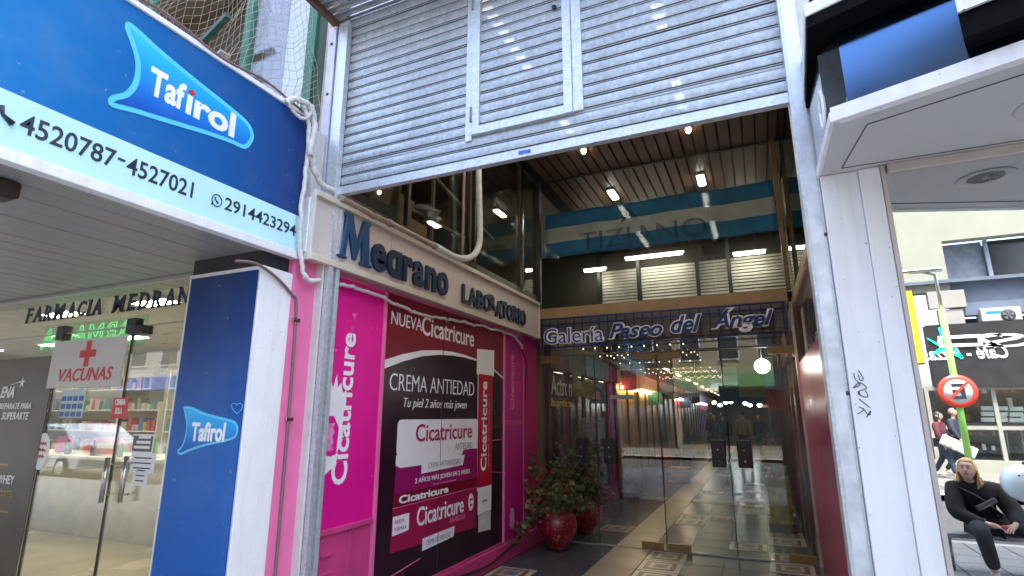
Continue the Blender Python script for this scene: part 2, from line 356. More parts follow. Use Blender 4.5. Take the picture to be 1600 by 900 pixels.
# gallery floor
gf = slab('gallery_floor', -2.83, .46, 2.95, 42, .0, floord, kind='structure')
GX = [-2.765, -2.31, -1.84, -1.385, -.96, -.53, -.075, .375]; GR = 5.43; GP = .462
def patt(x, y, wd=.43, dp=.44):
    b = MB()
    for k, (f, mi) in enumerate(((0, 0), (.12, 1), (.24, 0), (.33, 2), (.43, 1))):
        a = f * wd; c = f * dp; b.box(a, wd - a, c, dp - c, .0, .004 + .0015 * k, mi)
    return b
pt = patt(0, 0).build('patterned_tile', [tilew, tileb, tileg])
ct = MB().box(0, .445, 0, .455, 0, .004).build('cream_tile', floorc); pl = MB().box(0, .43, 0, .44, 0, .004).build('pale_tile', tilew)
pt.parent = ct.parent = pl.parent = gf
cells = [(0, 0), (3, 1), (3, 2), (3, 3), (6, 3), (6, 4), (5, 5), (6, 6), (6, 7), (1, 6), (3, 8), (3, 9), (4, 9), (5, 12), (6, 11), (0, 13), (1, 13), (3, 16), (4, 16), (6, 17), (0, 0), (3, 0), (3, -1), (1, 20), (5, 20), (3, 24), (6, 25)]
seen = set(); f1 = True
for c, r in cells:
    if (c, r) in seen: continue
    seen.add((c, r)); o = pt if f1 else share(pt, (0, 0, 0), gf); f1 = False
    o.location = (GX[c] + .01, GR + r * GP, .001)
f1 = True
for c, r in [(5, 11), (5, 14), (6, 13), (3, 13), (4, 13), (5, 17)]:
    o = pl if f1 else share(pl, (0, 0, 0), gf); f1 = False; o.location = (GX[c] + .01, GR + r * GP, .001)
for r in range(-5, 60):
    o = ct if r == -5 else share(ct, (0, 0, 0), gf); o.location = (GX[2] + .006, GR + r * GP, .001)
# tile joints of the dark field
b = MB()
for x in (GX[0], GX[1], GX[2], GX[3], GX[4], GX[5], GX[6], GX[7]): b.box(x - .002, x + .002, 2.95, 30, 0, .0012)
for r in range(-5, 50): b.box(-2.8, .45, GR + r * GP - .010, GR + r * GP - .006, 0, .0011)
b.build('tile_joints', dark, gf, kind='stuff')

# ------------------------------------------------------------------ left wall of the gallery
wl = MB().box(-2.93, WX, 2.66, 7.17, -.1, 2.69).build('wall_left', plight, kind='structure')
def wbox(y0, y1, z0, z1, d0, d1, m, name, parent, bevel=0, **k):
    return MB().box(WX + d0, WX + d1, y0, y1, z0, z1).build(name, m, parent, bevel, **k)
wbox(3.00, 7.165, .0, .19, .001, .05, pinkp, 'plinth', wl, .008)
wbox(2.66, 2.87, 0, 2.685, .001, .012, plight, 'pink_strip', wl)
# near pink panel with vertical lettering
pan = thing('pink_signboard', 'hot pink advertising panel with upright white lettering beside the left shutter post', 'sign', (WX, 3.05, .8))
wbox(2.99, 3.655, .84, 2.62, .001, .018, pink_, 'panel', pan)
wbox(3.655, 3.69, .30, 2.62, .001, .035, plight, 'edge_strip', pan, .004)
wbox(2.99, 3.655, .80, .84, .001, .035, pinkp, 'ledge', pan, .006)
wtext('Cicatricure', 3.165, 1.13, 1.08, .15, pw, parent=pan, d=.020) if False else None
def vtext(s, y, z0, z1, wd, m, parent, d, off=.03, **k):   # reads upward on the left wall
    return text(s, (WX + d, y + wd, z0), (0, 0, 1), (0, -1, 0), z1 - z0, wd, m, parent=parent, off=off, **k)
vtext('Cicatricure', 3.165, 1.12, 2.22, .165, pw, pan, .0205, .022)
vtext('° 4', 3.27, 2.24, 2.38, .05, plight, pan, .0205, .0)
# torn white paste marks left by a ripped sticker
for pts in ([(3.03, 1.55), (3.05, 1.78), (3.09, 1.86), (3.12, 1.80), (3.15, 1.90), (3.17, 1.80), (3.20, 1.84), (3.23, 1.76), (3.26, 1.79), (3.27, 1.70), (3.25, 1.62), (3.22, 1.58), (3.26, 1.50), (3.24, 1.40), (3.20, 1.33), (3.21, 1.52), (3.15, 1.60), (3.08, 1.60)],
            [(3.03, 1.22), (3.10, 1.20), (3.15, 1.23), (3.20, 1.25), (3.22, 1.34), (3.15, 1.32), (3.08, 1.33), (3.03, 1.31)]):
    wpoly(pts, pw, .0195, 'torn_sticker', pan, .0006)
sc1 = [(3.06 + .012 * math.sin(k * 2.1), 1.36 + k * .017) for k in range(12)] + [(3.16 + .012 * math.cos(k * 1.7), 1.55 - k * .017) for k in range(12)]
wpoly(sc1, mat('faded_pink', (.75, .25, .48), .5, 0, .3, 40), .0190, 'sticker_ghost', pan, .0006)
# lower painted boards with vent slots
low = wbox(2.99, 3.655, .19, .80, .001, .012, pinkp, 'lower_panel', wl)
wbox(3.40, 3.415, .19, .79, .001, .024, pinkp, 'batten', wl, .003)
for z in (.66, .54, .44): 
    wbox(3.12, 3.24, z, z + .022, .012, .026, pinkp, 'vent_slat', wl, .004)
wbox(3.12, 3.20, .46, .52, .012, .016, mat('shade_pink', (.25, .02, .1), .6), 'vent_plate', wl)
# the big face-cream poster
ps = thing('cream_poster', 'large dark plum face cream poster picturing a box and tube on the pink wall', 'poster', (WX, 3.69, .2))
wbox(3.69, 6.03, .215, 2.63, .001, .016, plum, 'backing', ps)
wbox(6.03, 6.065, .19, 2.63, .001, .035, plight, 'edge_strip', ps, .004)
wbox(3.69, 6.03, .19, .215, .001, .03, pinkp, 'sill', ps, .004)
arc = [(3.692, 2.05), (3.95, 2.125), (4.25, 2.19), (4.55, 2.225), (4.8, 2.235), (5.05, 2.232), (5.34, 2.21)]
wpoly([(3.692, 2.628)] + arc + [(5.34, 2.18), (6.028, 2.10), (6.028, 2.628)], crim, .017, 'crimson_field', ps)
wpoly(arc + [(y, z - .018 - .055 * max(0, 1 - (y - 3.69) / 1.7)) for y, z in arc[::-1]], pw, .0185, 'white_arc', ps)
wpoly([(5.70, 2.16), (6.028, 2.06), (6.028, 2.035), (5.70, 2.14)], pw, .0185, 'white_arc', ps)
wtext('NUEVA', 3.765, 2.365, .47, .115, pw, parent=ps, d=.0205, off=-.005)
wtext('Cicatricure', 4.235, 2.335, 1.03, .185, pw, parent=ps, d=.0205, off=.012)
wtext('CREMA ANTIEDAD', 3.79, 1.81, 1.50, .145, pw, parent=ps, d=.0185, off=-.012)
wtext('Tu piel 2 años más joven', 4.0, 1.65, 1.13, .105, pw, parent=ps, d=.0185, off=-.008, shear=.25)
# pictured tube
wpoly([(5.345, 2.325), (5.775, 2.352), (5.775, 2.05), (5.73, 2.05), (5.73, .83), (5.39, .83), (5.37, 2.045), (5.345, 2.045)], pw, .0190, 'tube_print', ps)
wpoly(rrect(5.385, 5.735, .86, 2.055, .02), mat('tube_red', (.42, .004, .03), .35, 0, .1), .0215, 'tube_print', ps)
wpoly([(5.405, .835), (5.725, .835), (5.72, .60), (5.405, .59)], pw, .0215, 'tube_cap', ps)
wpoly([(5.425, .585), (5.715, .595), (5.71, .40), (5.425, .42)], mat('cap_grey', (.62, .60, .58), .4), .0215, 'tube_cap', ps)
vtext('Cicatricure', 5.455, 1.02, 1.98, .14, pw, ps, .024, .02)
text('CREMA ANTIARRUGAS', (WX + .024, 5.66, 1.05), (0, 0, 1), (0, -1, 0), .8, .022, plight, parent=ps, off=0)
text('CREMA', (WX + .024, 5.50, .70), (0, 1, 0), (0, 0, 1), .12, .025, inkd, parent=ps)
# pictured box
wpoly([(3.93, 1.20), (5.375, 1.30), (5.375, .48), (3.905, .53)], boxr, .0180, 'box_print', ps)
wpoly([(3.93, 1.20), (5.375, 1.30), (5.375, .98), (3.92, .96)], mat('printed_berry', (.30, .004, .12), .35, 0, .1), .0192, 'box_print', ps)
wpoly([(3.91, .97), (5.375, .97), (5.375, .875), (3.905, .87)], crim, .0203, 'box_print', ps)
wpoly(rrect(3.925, 5.385, 1.27, 1.57, .05), pw, .0205, 'box_print', ps)
wpoly([(3.925, 1.20), (3.99, 1.175), (4.42, 1.175), (5.0, 1.18), (5.08, 1.265), (5.385, 1.265), (5.385, 1.28), (3.925, 1.28)], pw, .0198, 'box_print', ps)
wtext('Cicatricure', 4.20, 1.375, 1.05, .155, boxr, parent=ps, d=.0232, off=.012)
wtext('ANTIEDAD', 4.90, 1.27, .36, .065, mat('grey_ink', (.25, .24, .25), .5), parent=ps, d=.0232, off=-.01)
wpoly([(4.31, 1.215), (5.10, 1.215), (5.06, 1.12), (4.31, 1.10)], pw, .0228, 'label_print', ps)
wtext('CREMA ANTIARRUGAS', 4.42, 1.135, .58, .052, mat('grey_ink'  , (.25, .24, .25), .5), parent=ps, d=.0252, off=-.01)
wtext('2 AÑOS MÁS JOVEN EN 2 MESES', 4.22, 1.015, 1.0, .065, pw, parent=ps, d=.0215, off=.005)
wbox(4.52, 4.94, .984, .994, .0215, .0225, plight, 'fine_print', ps)
wtext('Cicatricure', 3.99, .888, .80, .066, pw, parent=ps, d=.0226, off=.03)
wpoly([(3.905, .868), (5.375, .876), (5.375, .870), (3.905, .862)], plight, .0228, 'rule_print', ps)
wtext('Cicatricure', 4.27, .665, .83, .16, pw, parent=ps, d=.0208, off=.012)
wtext('ANTIEDAD', 4.83, .60, .30, .05, plight, parent=ps, d=.0208, off=-.01)
wpoly([(3.92, .80), (4.15, .80), (4.15, .665), (3.92, .655)], pw, .0204, 'label_print', ps)
wtext('NUEVA', 3.95, .74, .13, .03, boxr, parent=ps, d=.0226); wtext('FÓRMULA', 3.95, .685, .16, .035, boxr, parent=ps, d=.0226)
wpoly([(5.255 + .055 * math.cos(a * .4), .74 + .085 * math.sin(a * .4)) for a in range(16)], pw, .0204, 'seal_print', ps)
wbox(5.225, 5.285, .755, .775, .0226, .0236, boxr, 'seal_mark', ps); wbox(5.235, 5.275, .70, .725, .0226, .0236, boxr, 'seal_mark', ps)
wpoly([(4.37, .555), (4.93, .565), (4.91, .475), (4.37, .455)], pw, .0204, 'label_print', ps)
wtext('CREMA ANTIARRUGAS', 4.43, .485, .42, .045, mat('grey_ink', (.25, .24, .25), .5), parent=ps, d=.0226, off=-.01)
wbox(4.62, 4.623, .215, 2.63, .016, .0262, mat('seam', (.06, .03, .05), .5), 'sheet_seam', ps)
for (a, b_, c, d_) in ((3.78, .34, 4.35, .40), (5.75, 1.33, 6.0, 1.33), (5.76, .99, 6.02, .96)):
    MB().bar((WX + .017, a, b_), (WX + .017, c, d_), .003, .007).build('scratch', plight, ps)
# right pink strip
st = thing('magenta_signboard', 'narrow magenta panel with small upright lettering at the far end of the pink wall', 'sign', (WX, 6.07, .2))
wbox(6.065, 6.64, 1.55, 2.60, .001, .016, purp, 'panel', st); wbox(6.065, 6.64, .19, 1.50, .001, .016, purp, 'panel', st)
wbox(6.065, 6.64, 1.50, 1.55, .001, .026, pinkp, 'rail', st, .004); wbox(6.64, 6.68, .19, 2.62, .001, .03, pinkp, 'edge_strip', st, .004)
wbox(6.68, 7.165, .19, 2.685, .001, .01, mat('magenta_paint', (.42, .006, .13), .5, 0, .1, 3), 'panel', st)
vtext('Cicatricure', 6.25, 1.68, 2.36, .11, plight, st, .0185, .02)
wpoly([(6.30 + .07 * math.cos(a * .4) * (1 + .1 * math.sin(a * 3)), .42 + .12 * math.sin(a * .4)) for a in range(16)], mat('rubbed_paint', (.62, .35, .5), .6, 0, .2, 30), .0165, 'worn_spot', st, .0008)

# ------------------------------------------------------------------ laboratory sign
ls = thing('laboratory_sign', 'long cream sign box with raised navy letters above the pink wall', 'sign', (WX, 2.70, 2.66))
face = mat('sign_face_cream', (.58, .50, .45), .5, 0, .05, 2, .05, 30, grime=.25, gcol=(.30, .24, .20))
SX = .10; SE = 7.02
MB().box(WX - .05, WX + SX - .012, 2.70, SE, 2.66, 3.13).build('sign_box', face, ls)
for y0, y1 in ((2.71, 3.60), (3.605, 4.50), (4.505, 5.25), (5.255, 6.30), (6.305, 7.01)): MB().box(WX + SX - .012, WX + SX, y0, y1, 2.695, 3.11).build('face_panel', face, ls, .001)
for z0, z1, d in ((3.11, 3.155, .045), (2.645, 2.695, .035)): MB().box(WX + SX - .012, WX + SX + d - .01, 2.70, SE, z0, z1).build('moulding', cream, ls, .006)
MB().box(WX + SX + .016, WX + SX + .022, 2.70, SE, 3.12, 3.145).build('moulding', face, ls)
for y in (2.69, SE): MB().box(WX - .05, WX + SX + .02, y, y + .02, 2.645, 3.155).build('end_cap', offw, ls, .003)
MB().box(WX - .02, WX + SX - .02, 2.683, 2.691, 2.70, 3.10).build('end_inset', white, ls, .002)
def letter(s, y, z, w, h, m=navy, tilt=0, off=.02, ser=()):
    o = text(s, (WX + SX + .003, y, z), (0, math.cos(tilt), math.sin(tilt)), (0, -math.sin(tilt), math.cos(tilt)), w, h, m, name='raised_letter', parent=ls, off=off, ext=.012)
    o.location.x = .012
    return o
def flat_letter(pts, m=navy2): return MB().prism([(WX + SX + .003, a, b) for a, b in pts], (.026, 0, 0)).build('raised_letter', m, ls, .003, 1)
y0 = 3.155
def qd(a, b_, c, d_): return [a, b_, c, d_]
# M with feet
flat_letter([(2.955, 2.735), (2.955, 2.752), (2.98, 2.752), (3.015, 3.065), (2.995, 3.065), (2.995, 3.095), (3.085, 3.095), (3.155, 2.88), (3.215, 3.095), (3.30, 3.095), (3.30, 3.068), (3.28, 3.068), (3.305, 2.755), (3.335, 2.755), (3.335, 2.735), (3.20, 2.735), (3.20, 2.755), (3.22, 2.755), (3.212, 2.95), (3.15, 2.752), (3.12, 2.752), (3.055, 2.965), (3.03, 2.752), (3.05, 2.752), (3.05, 2.735)])
mc = [('e', 3.335, 2.735, .185, .232), ('d', 3.535, 2.735, .20, .232), ('r', 3.765, 2.738, .135, .228), ('a', 3.915, 2.735, .175, .232), ('n', 4.12, 2.738, .175, .228), ('o', 4.32, 2.733, .20, .235)]
for ch, y, z, w_, h_ in mc:
    if ch == 'd':      # its ascender has broken off
        o = letter('d', y, z, w_, h_ * 1.48, off=.03); bm = bmesh.new(); bm.from_mesh(o.data)
        g = bm.verts[:] + bm.edges[:] + bm.faces[:]
        cutz = z + h_ - wloc(ls).z
        r = bmesh.ops.bisect_plane(bm, geom=g, plane_co=(0, 0, cutz), plane_no=(0, 0, 1), clear_outer=True)
        bmesh.ops.holes_fill(bm, edges=[e for e in r['geom_cut'] if isinstance(e, bmesh.types.BMEdge)])
        bm.to_mesh(o.data); bm.free()
    else: letter(ch, y, z, w_, h_, off=.03)
for i, (ch, y_, w_, dz, tl) in enumerate((('L', 4.755, .125, 0, 0), ('A', 4.89, .17, 0, 0), ('B', 5.075, .15, 0, 0), ('O', 5.235, .18, 0, 0), ('R', 5.40, .17, .035, .10), ('A', 5.55, .17, -.012, -.06), ('T', 5.715, .16, .0, .04), ('O', 5.87, .18, 0, -.03), ('R', 6.06, .15, .004, .02), ('I', 6.22, .05, 0, 0), ('O', 6.285, .18, 0, 0))):
    letter(ch, y_ + (.06 if i < 4 else .05), 2.742 + dz, w_, .20 * (.88 if i == 4 else 1), tilt=tl, off=.03)

# ------------------------------------------------------------------ cables and conduits on the left
def cable(name, pts, r, m, label, cat='cable', wob=0, parent=None, **k):
    q = catmull(pts, 8, False)
    if wob: q = [p + Vector((random.gauss(0, wob), random.gauss(0, wob * .5), random.gauss(0, wob))) for p in q]
    return MB().tube(q, r, 8).build(name, m, parent, label=label, cat=cat, **k)
def wp(u, v, x=WX): a, b_ = W(u, v, x); return (x, a, b_)
cable('white_cable', [wp(518, 440, -2.77), wp(545, 447, -2.77), wp(590, 462, -2.77), wp(625, 478, -2.77), wp(660, 492, -2.77), wp(705, 500, -2.77), wp(745, 508, -2.77), wp(785, 518, -2.77), wp(808, 530, -2.77), wp(816, 545, -2.79)], .014, wirew, 'sagging white cable strung under the laboratory sign', wob=.006)
cable('black_cable', [wp(815, 545, -2.79), wp(822, 570, -2.80), wp(821, 610, -2.81), wp(819, 660, -2.81), wp(818, 760, -2.81)], .008, blk, 'thin black lead hanging from the end of the white cable')
cable('floor_cable', [(-2.76, 4.2, .20), (-2.765, 5.0, .11), (-2.77, 5.6, .07), (-2.765, 6.1, .13), (-2.75, 6.35, .18), (-2.74, 6.5, .30), (-2.76, 6.6, .45)], .011, blk, 'black cable drooping along the pink plinth toward the flower pot')
cable('grey_conduit', [wp(368, 408, -2.81), wp(400, 412, -2.80), wp(430, 432, -2.80), wp(456, 460, -2.81), wp(463, 475, -2.81), wp(458, 560, -2.81), wp(450, 660, -2.81), wp(440, 780, -2.81), wp(428, 920, -2.81)], .010, conduit, 'brown grey conduit bending out of the canopy and running down the pink strip', 'conduit')
for v_, u_ in ((500, 462), (655, 451)): 
    p = wp(u_, v_, -2.81); MB().box(p[0] - .02, p[0] + .012, p[1] - .03, p[1] + .03, p[2] - .012, p[2] + .012).build('clamp', steel, bpy.data.objects['grey_conduit'], .002)
cable('white_hose', [wp(448, 158, -2.79), wp(466, 156, -2.76), wp(486, 168, -2.74), wp(492, 195, -2.74), wp(484, 235, -2.74), wp(490, 262, -2.74), wp(503, 288, -2.74), wp(522, 298, -2.72)], .022, wirew, 'thick white hose looping over the end of the blue sign', 'hose', .004)
cable('white_downlead', [wp(474, 165, -2.76), wp(482, 200, -2.76), wp(479, 260, -2.76), wp(471, 330, -2.76), wp(470, 380, -2.76), wp(474, 425, -2.76), wp(482, 438, -2.76), wp(500, 438, -2.76)], .016, wirew, 'white lead running straight down beside the left end of the cream sign', 'cable', .004)
cable('looped_cable', [wp(448, 158, -2.78), wp(462, 178, -2.77), wp(476, 186, -2.75), wp(486, 175, -2.74), wp(480, 160, -2.75)], .012, wirew, 'small loop of white cable knotted at the corner of the blue sign', 'cable', .003)

# ------------------------------------------------------------------ pharmacy canopy with its blue side sign
cn = thing('pharmacy_canopy', 'deep canopy over the pharmacy with a blue and pale blue side sign', 'canopy', (-2.8, 1.0, 2.65))
MB().box(-18, -2.85, -.6, 2.95, 2.70, 3.69).build('canopy_body', offw, cn)
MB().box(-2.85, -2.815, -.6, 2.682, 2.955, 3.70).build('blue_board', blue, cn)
MB().box(-2.85, -2.812, -.6, 2.682, 2.70, 2.954).build('pale_board', pale, cn)
MB().box(-2.86, -2.795, -.62, 2.684, 2.645, 2.70).build('bottom_trim', white, cn, .004)
MB().box(-2.88, -2.80, -.62, 2.684, 3.70, 3.735).build('top_trim', white, cn, .006)
def cpt(d): return WX + d
D0 = .0165
lg = [(1.405, 3.59), (1.45, 3.592), (1.60, 3.548), (1.82, 3.50), (2.02, 3.462), (2.17, 3.425), (2.225, 3.36), (2.215, 3.29), (2.17, 3.235), (2.06, 3.225), (1.90, 3.20), (1.69, 3.158), (1.52, 3.125), (1.41, 3.10), (1.385, 3.125), (1.40, 3.16), (1.455, 3.215), (1.482, 3.30), (1.475, 3.40), (1.44, 3.48), (1.40, 3.55)]
def shrink(pts, d):
    n = len(pts); o = []
    for i in range(n):
        a = Vector(pts[i - 1]); b_ = Vector(pts[i]); c = Vector(pts[(i + 1) % n]); t = (c - a).normalized(); o.append(b_ + Vector((t.y, -t.x)) * d)
    return o
lgs = [tuple(p) for p in catmull([Vector(p) for p in lg], 4)]
area = sum(lgs[i][0] * lgs[(i + 1) % len(lgs)][1] - lgs[(i + 1) % len(lgs)][0] * lgs[i][1] for i in range(len(lgs)))
sg = 1 if area < 0 else -1
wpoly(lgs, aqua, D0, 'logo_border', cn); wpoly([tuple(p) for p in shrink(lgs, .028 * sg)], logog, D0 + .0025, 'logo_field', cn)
wtext('Taf', 1.555, 3.265, .20, .165, pw, parent=cn, d=D0 + .005, off=.035)
wtext('irol', 1.765, 3.262, .31, .172, pw, parent=cn, d=D0 + .005, off=.035) if False else None
wtext('ı', 1.768, 3.265, .032, .118, pw, parent=cn, d=D0 + .005, off=.0) 
wtext('rol', 1.815, 3.263, .27, .160, pw, parent=cn, d=D0 + .005, off=.035)
wpoly([(1.762, 3.40), (1.792, 3.425), (1.812, 3.40), (1.792, 3.388)], redp, D0 + .005, 'red_accent', cn)
D1 = .0195
for s_, y_, w_ in (('4520787', 1.075, .39), ('-', 1.475, .035), ('4527021', 1.52, .36)):
    if s_ == '-': wtext(s_, y_, 2.845, w_, .012, inkd, parent=cn, d=D1)
    else: wtext(s_, y_, 2.792, w_, .095, inkd, parent=cn, d=D1, off=.01)
wtext('2914423294', 2.085, 2.800, .555, .08, inkd, parent=cn, d=D1, off=.008)
# phone handset mark and speech bubble mark
MB().tube([(WX + D1 + .004, 1.0, 2.875), (WX + D1 + .004, 1.012, 2.84), (WX + D1 + .004, 1.05, 2.815)], [.012, .007, .014], 8).build('handset_mark', inkd, cn)
MB().tube([(WX + D1 + .002, 2.03 + .032 * math.cos(a * .35 - 2.0), 2.835 + .036 * math.sin(a * .35 - 2.0)) for a in range(18)], .003, 6).build('bubble_mark', inkd, cn)
wpoly([(1.995, 2.795), (2.003, 2.825), (2.015, 2.805)], inkd, D1, 'bubble_mark', cn)
MB().tube([(WX + D1 + .002, 2.018, 2.85), (WX + D1 + .002, 2.022, 2.835), (WX + D1 + .002, 2.04, 2.82)], [.005, .003, .006], 6).build('handset_mark', inkd, cn)
# soffit planks run along the depth
sofm = mat('soffit_plank', (.32, .31, .295), .35, .1, .05, 2, .02, 20, grime=.15, gcol=(.22, .20, .18))
MB().box(-18, -2.86, -.6, 2.95, 2.682, 2.699).build('soffit_gap', dark, cn)
for k in range(48):
    x0 = -2.875 - (k + 1) * .19; MB().box(x0 + .010, x0 + .19, -.6, 2.94, 2.655 + random.random() * .003, 2.682).build('soffit_plank', sofm, cn, .003, 1)
sp = thing('canopy_speaker', 'small dark boxed lamp hanging under the canopy at the left edge', 'lamp', (-2.98, .98, 2.6))
c0 = P(4, 300, 'z', 2.60)
MB().box(c0.x - .09, c0.x + .045, c0.y - .06, c0.y + .05, 2.575, 2.654).build('housing', brownf, sp, .012)
MB().box(c0.x - .07, c0.x + .03, c0.y - .04, c0.y + .03, 2.570, 2.576).build('lens', blk, sp, .002)

# ------------------------------------------------------------------ blue pillar
pi = thing('pharmacy_pillar', 'square pillar faced with a blue panel and small fish shaped logo, white on its side', 'pillar', (-3.2, 2.41, 0))
PX0 = -3.52
MB().box(PX0 - .0, WX - .002, 2.42, 2.655, 0, 2.545).build('pillar_body', white, pi, .004)
MB().box(PX0, WX - .03, 2.44, 2.655, 2.546, 2.654).build('gap_shade', dark, pi)  # dark block put in for the shade of the open gap
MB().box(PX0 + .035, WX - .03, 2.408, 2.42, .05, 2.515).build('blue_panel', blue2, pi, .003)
MB().box(WX - .002, WX + .010, 2.40, 2.665, 0, 2.54).build('side_cladding', white, pi, .004)
Pm = lambda u, v: (P(u, v, 'y', 2.405).x, P(u, v, 'y', 2.405).z)
l2 = [Pm(*q) for q in ((287, 636), (300, 636), (320, 645), (350, 653), (366, 658), (372, 670), (367, 684), (352, 690), (320, 697), (296, 705), (281, 711), (277, 704), (284, 696), (289, 680), (291, 662), (288, 645))]
l2 = [tuple(p) for p in catmull([Vector(p) for p in l2], 4)]
ar = sum(l2[i][0] * l2[(i + 1) % len(l2)][1] - l2[(i + 1) % len(l2)][0] * l2[i][1] for i in range(len(l2))); sg = 1 if ar < 0 else -1
MB().prism([(a, 2.4075, b_) for a, b_ in l2], (0, -.002, 0)).build('logo_border', aqua, pi)
MB().prism([(a, 2.4052, b_) for a, b_ in shrink(l2, .014 * sg)], (0, -.002, 0)).build('logo_field', logog2, pi)
a_ = Pm(298, 688); b_ = Pm(350, 663)
ftext('Tafirol', a_[0], 2.4025, a_[1] - .005, b_[0] - a_[0] + .02, .115, pw, parent=pi, off=.03)
hp = [Pm(370 + 9 * math.sin(t) ** 3, 637 - (8 * math.cos(t) - 3 * math.cos(2 * t) - 1.2 * math.cos(3 * t))) for t in [i * .35 for i in range(19)]]
MB().tube([(a, 2.4065, c) for a, c in hp], .002, 5).build('scratched_heart', aqua, pi)

# ------------------------------------------------------------------ pharmacy front
YS = 2.66
pf = thing('pharmacy_glazing', 'frameless glass shopfront of the pharmacy with navy name lettering', 'shopfront', (-5, YS, 0))
for x0, x1, z0, z1 in ((-4.44, -3.53, .02, 2.28), (-5.39, -4.46, .02, 2.28), (-17, -5.41, .02, 2.28), (-17, -3.53, 2.29, 2.64)):
    MB().box(x0, x1, YS, YS + .010, z0, z1).build('glass_pane', glass('pharmacy_glass', (.93, .95, .92), 1.5, .03), pf)
MB().box(-17.2, -3.52, YS - .02, YS + .03, 2.625, 2.655).build('top_channel', sofm, pf, .003)
MB().box(-17.2, -3.52, YS - .01, YS + .02, 2.281, 2.289).build('transom_joint', sofm, pf)
for x in (-4.45, -5.40): MB().box(x - .006, x + .006, YS - .004, YS + .014, .02, 2.28).build('door_edge', dark, pf)
for x, s_ in ((-4.45, 1), (-5.40, 0)):
    MB().box(x - .055, x + .055, YS - .03, YS + .04, 2.23, 2.35).build('patch_fitting', blk, pf, .006)
    if s_: MB().box(x - .01, x + .17, YS - .04, YS + .05, 2.22, 2.285).build('patch_fitting', blk, pf, .006)
# serif name lettering stuck on the transom
def serif(s, x0, x1, y, z0, z1, m, parent):
    o = ftext(s, x0, y, z0, x1 - x0, z1 - z0, m, parent=parent, off=.02, shear=.12); return o
xx = -6.02; lw = {'F': .17, 'A': .22, 'R': .21, 'M': .28, 'C': .21, 'I': .09, 'E': .19, 'D': .23, 'N': .24, ' ': .16}
tot = sum(lw[c] for c in 'FARMACIA MEDRAN'); scx = (3.52 + .24 - 3.62 + 6.02 - 3.55 + .0) / 1; scx = (6.02 - 3.80) / tot
for c in 'FARMACIA MEDRAN':
    w_ = lw[c] * scx
    if c != ' ':
        h0, h1 = 2.418, 2.553
        st_ = {'F': [(0, .32)], 'A': [(0, .24), (.76, 1)], 'R': [(0, .3), (.76, 1)], 'M': [(0, .2), (.8, 1)], 'C': [], 'I': [(0, 1)], 'E': [(0, .3)], 'D': [(0, .3)], 'N': [(0, .22)]}[c]
        lo = text(c, (xx + w_ * .10, YS - .012, h0), (1, 0, 0), (0, 0, 1), w_ * .76, h1 - h0, navy, name='raised_letter', parent=pf, off=.025, ext=.004, shear=.10)
        bb = MB()
        for u0, u1 in st_: bb.box(xx + w_ * (.06 + .8 * u0), xx + w_ * (.10 + .8 * u1), YS - .016, YS - .008, h0 - .004, h0 + .012)
        for u0, u1 in {'A': [], 'C': [], 'N': [(0, .2), (.75, 1)]}.get(c, [(0, .25)]): bb.box(xx + w_ * (.10 + .8 * u0), xx + w_ * (.14 + .8 * u1), YS - .016, YS - .008, h1 - .010, h1 + .004)
        if c != 'C': bb.build('serif', navy, lo)
    xx += w_
# things on the glass
def onglass(name, label, cat, x0, x1, z0, z1, m, d=.004, **k):
    return MB().box(x0, x1, YS - d - .003, YS - d, z0, z1).build(name, m, label=label, cat=cat, **k)
Pg = lambda u, v: (P(u, v, 'y', YS).x, P(u, v, 'y', YS).z)
vac = thing('vaccine_sign', 'white sign with a red cross and VACUNAS on the pharmacy glass', 'sign', (-4.95, YS, 1.9))
v0 = Pg(68, 607); v1 = Pg(186, 530)
MB().box(-5.47, -4.49, YS - .02, YS - .004, 1.825, 2.215).build('board', mat('sign_board', (.62, .62, .58), .5, 0, .03), vac, .003)
ftext('VACUNAS', -5.31, YS - .0225, 1.875, .72, .105, redp, parent=vac, off=.012, shear=.2)
for a in ((-4.99, -4.93, 1.99, 2.20), (-5.065, -4.855, 2.065, 2.125)): MB().box(a[0], a[1], YS - .0235 - (.0005 if a[0] > -5 else 0), YS - .020, a[2], a[3]).build('red_cross', redp, vac)
prot = thing('protein_poster', 'smoky brown see-through poster with white sports lettering at the left edge', 'poster', (-6, YS, 1))
MB().box(-6.6, -5.42, YS - .008, YS - .002, .1, 2.10).build('film', mat('smoky_film', (.085, .062, .042), .35, 0, .25, 3, alpha=.82), prot)
e0 = Pg(2, 622)
ftext('ENA', e0[0], YS - .0105, e0[1], .22, .10, pw, parent=prot, off=.03, shear=.25)
sx_, sz_ = Pg(37, 598); MB().prism([(sx_ + .05 * math.cos(R(90 + 72 * k * .5 + 0)) * (1 if k % 2 == 0 else .4), YS - .0105, sz_ + .05 * math.sin(R(90 + 36 * k)) * (1 if k % 2 == 0 else .4)) for k in range(10)], (0, -.001, 0)).build('star_mark', pw, prot)
MB().tube([(sx_ - .20, YS - .011, sz_ - .02), (sx_ - .1, YS - .011, sz_ + .0), (sx_, YS - .011, sz_ + .01)], [.001, .004, .006], 4).build('star_tail', pw, prot)
for s_, u, v, wpx, h_ in (('PREPARATE PARA', 50, 639, .52, .052), ('SUPERARTE', 46, 656, .42, .065), ('WHEY', 24, 753, .26, .07), ('ISOLATED', 24, 773, .26, .05)):
    q = Pg(u, v); ftext(s_, q[0] - wpx, YS - .0105, q[1] - (.0 if u > 40 else .02), wpx, h_, pw if s_ != 'ISOLATED' else brass, parent=prot, off=.02, shear=.2 if u > 40 else 0)
for v in (727, 768, 800): q = Pg(2, v); MB().box(q[0] - .25, q[0] + .13, YS - .011, YS - .009, q[1], q[1] + .015).build('gold_rule', brass, prot)
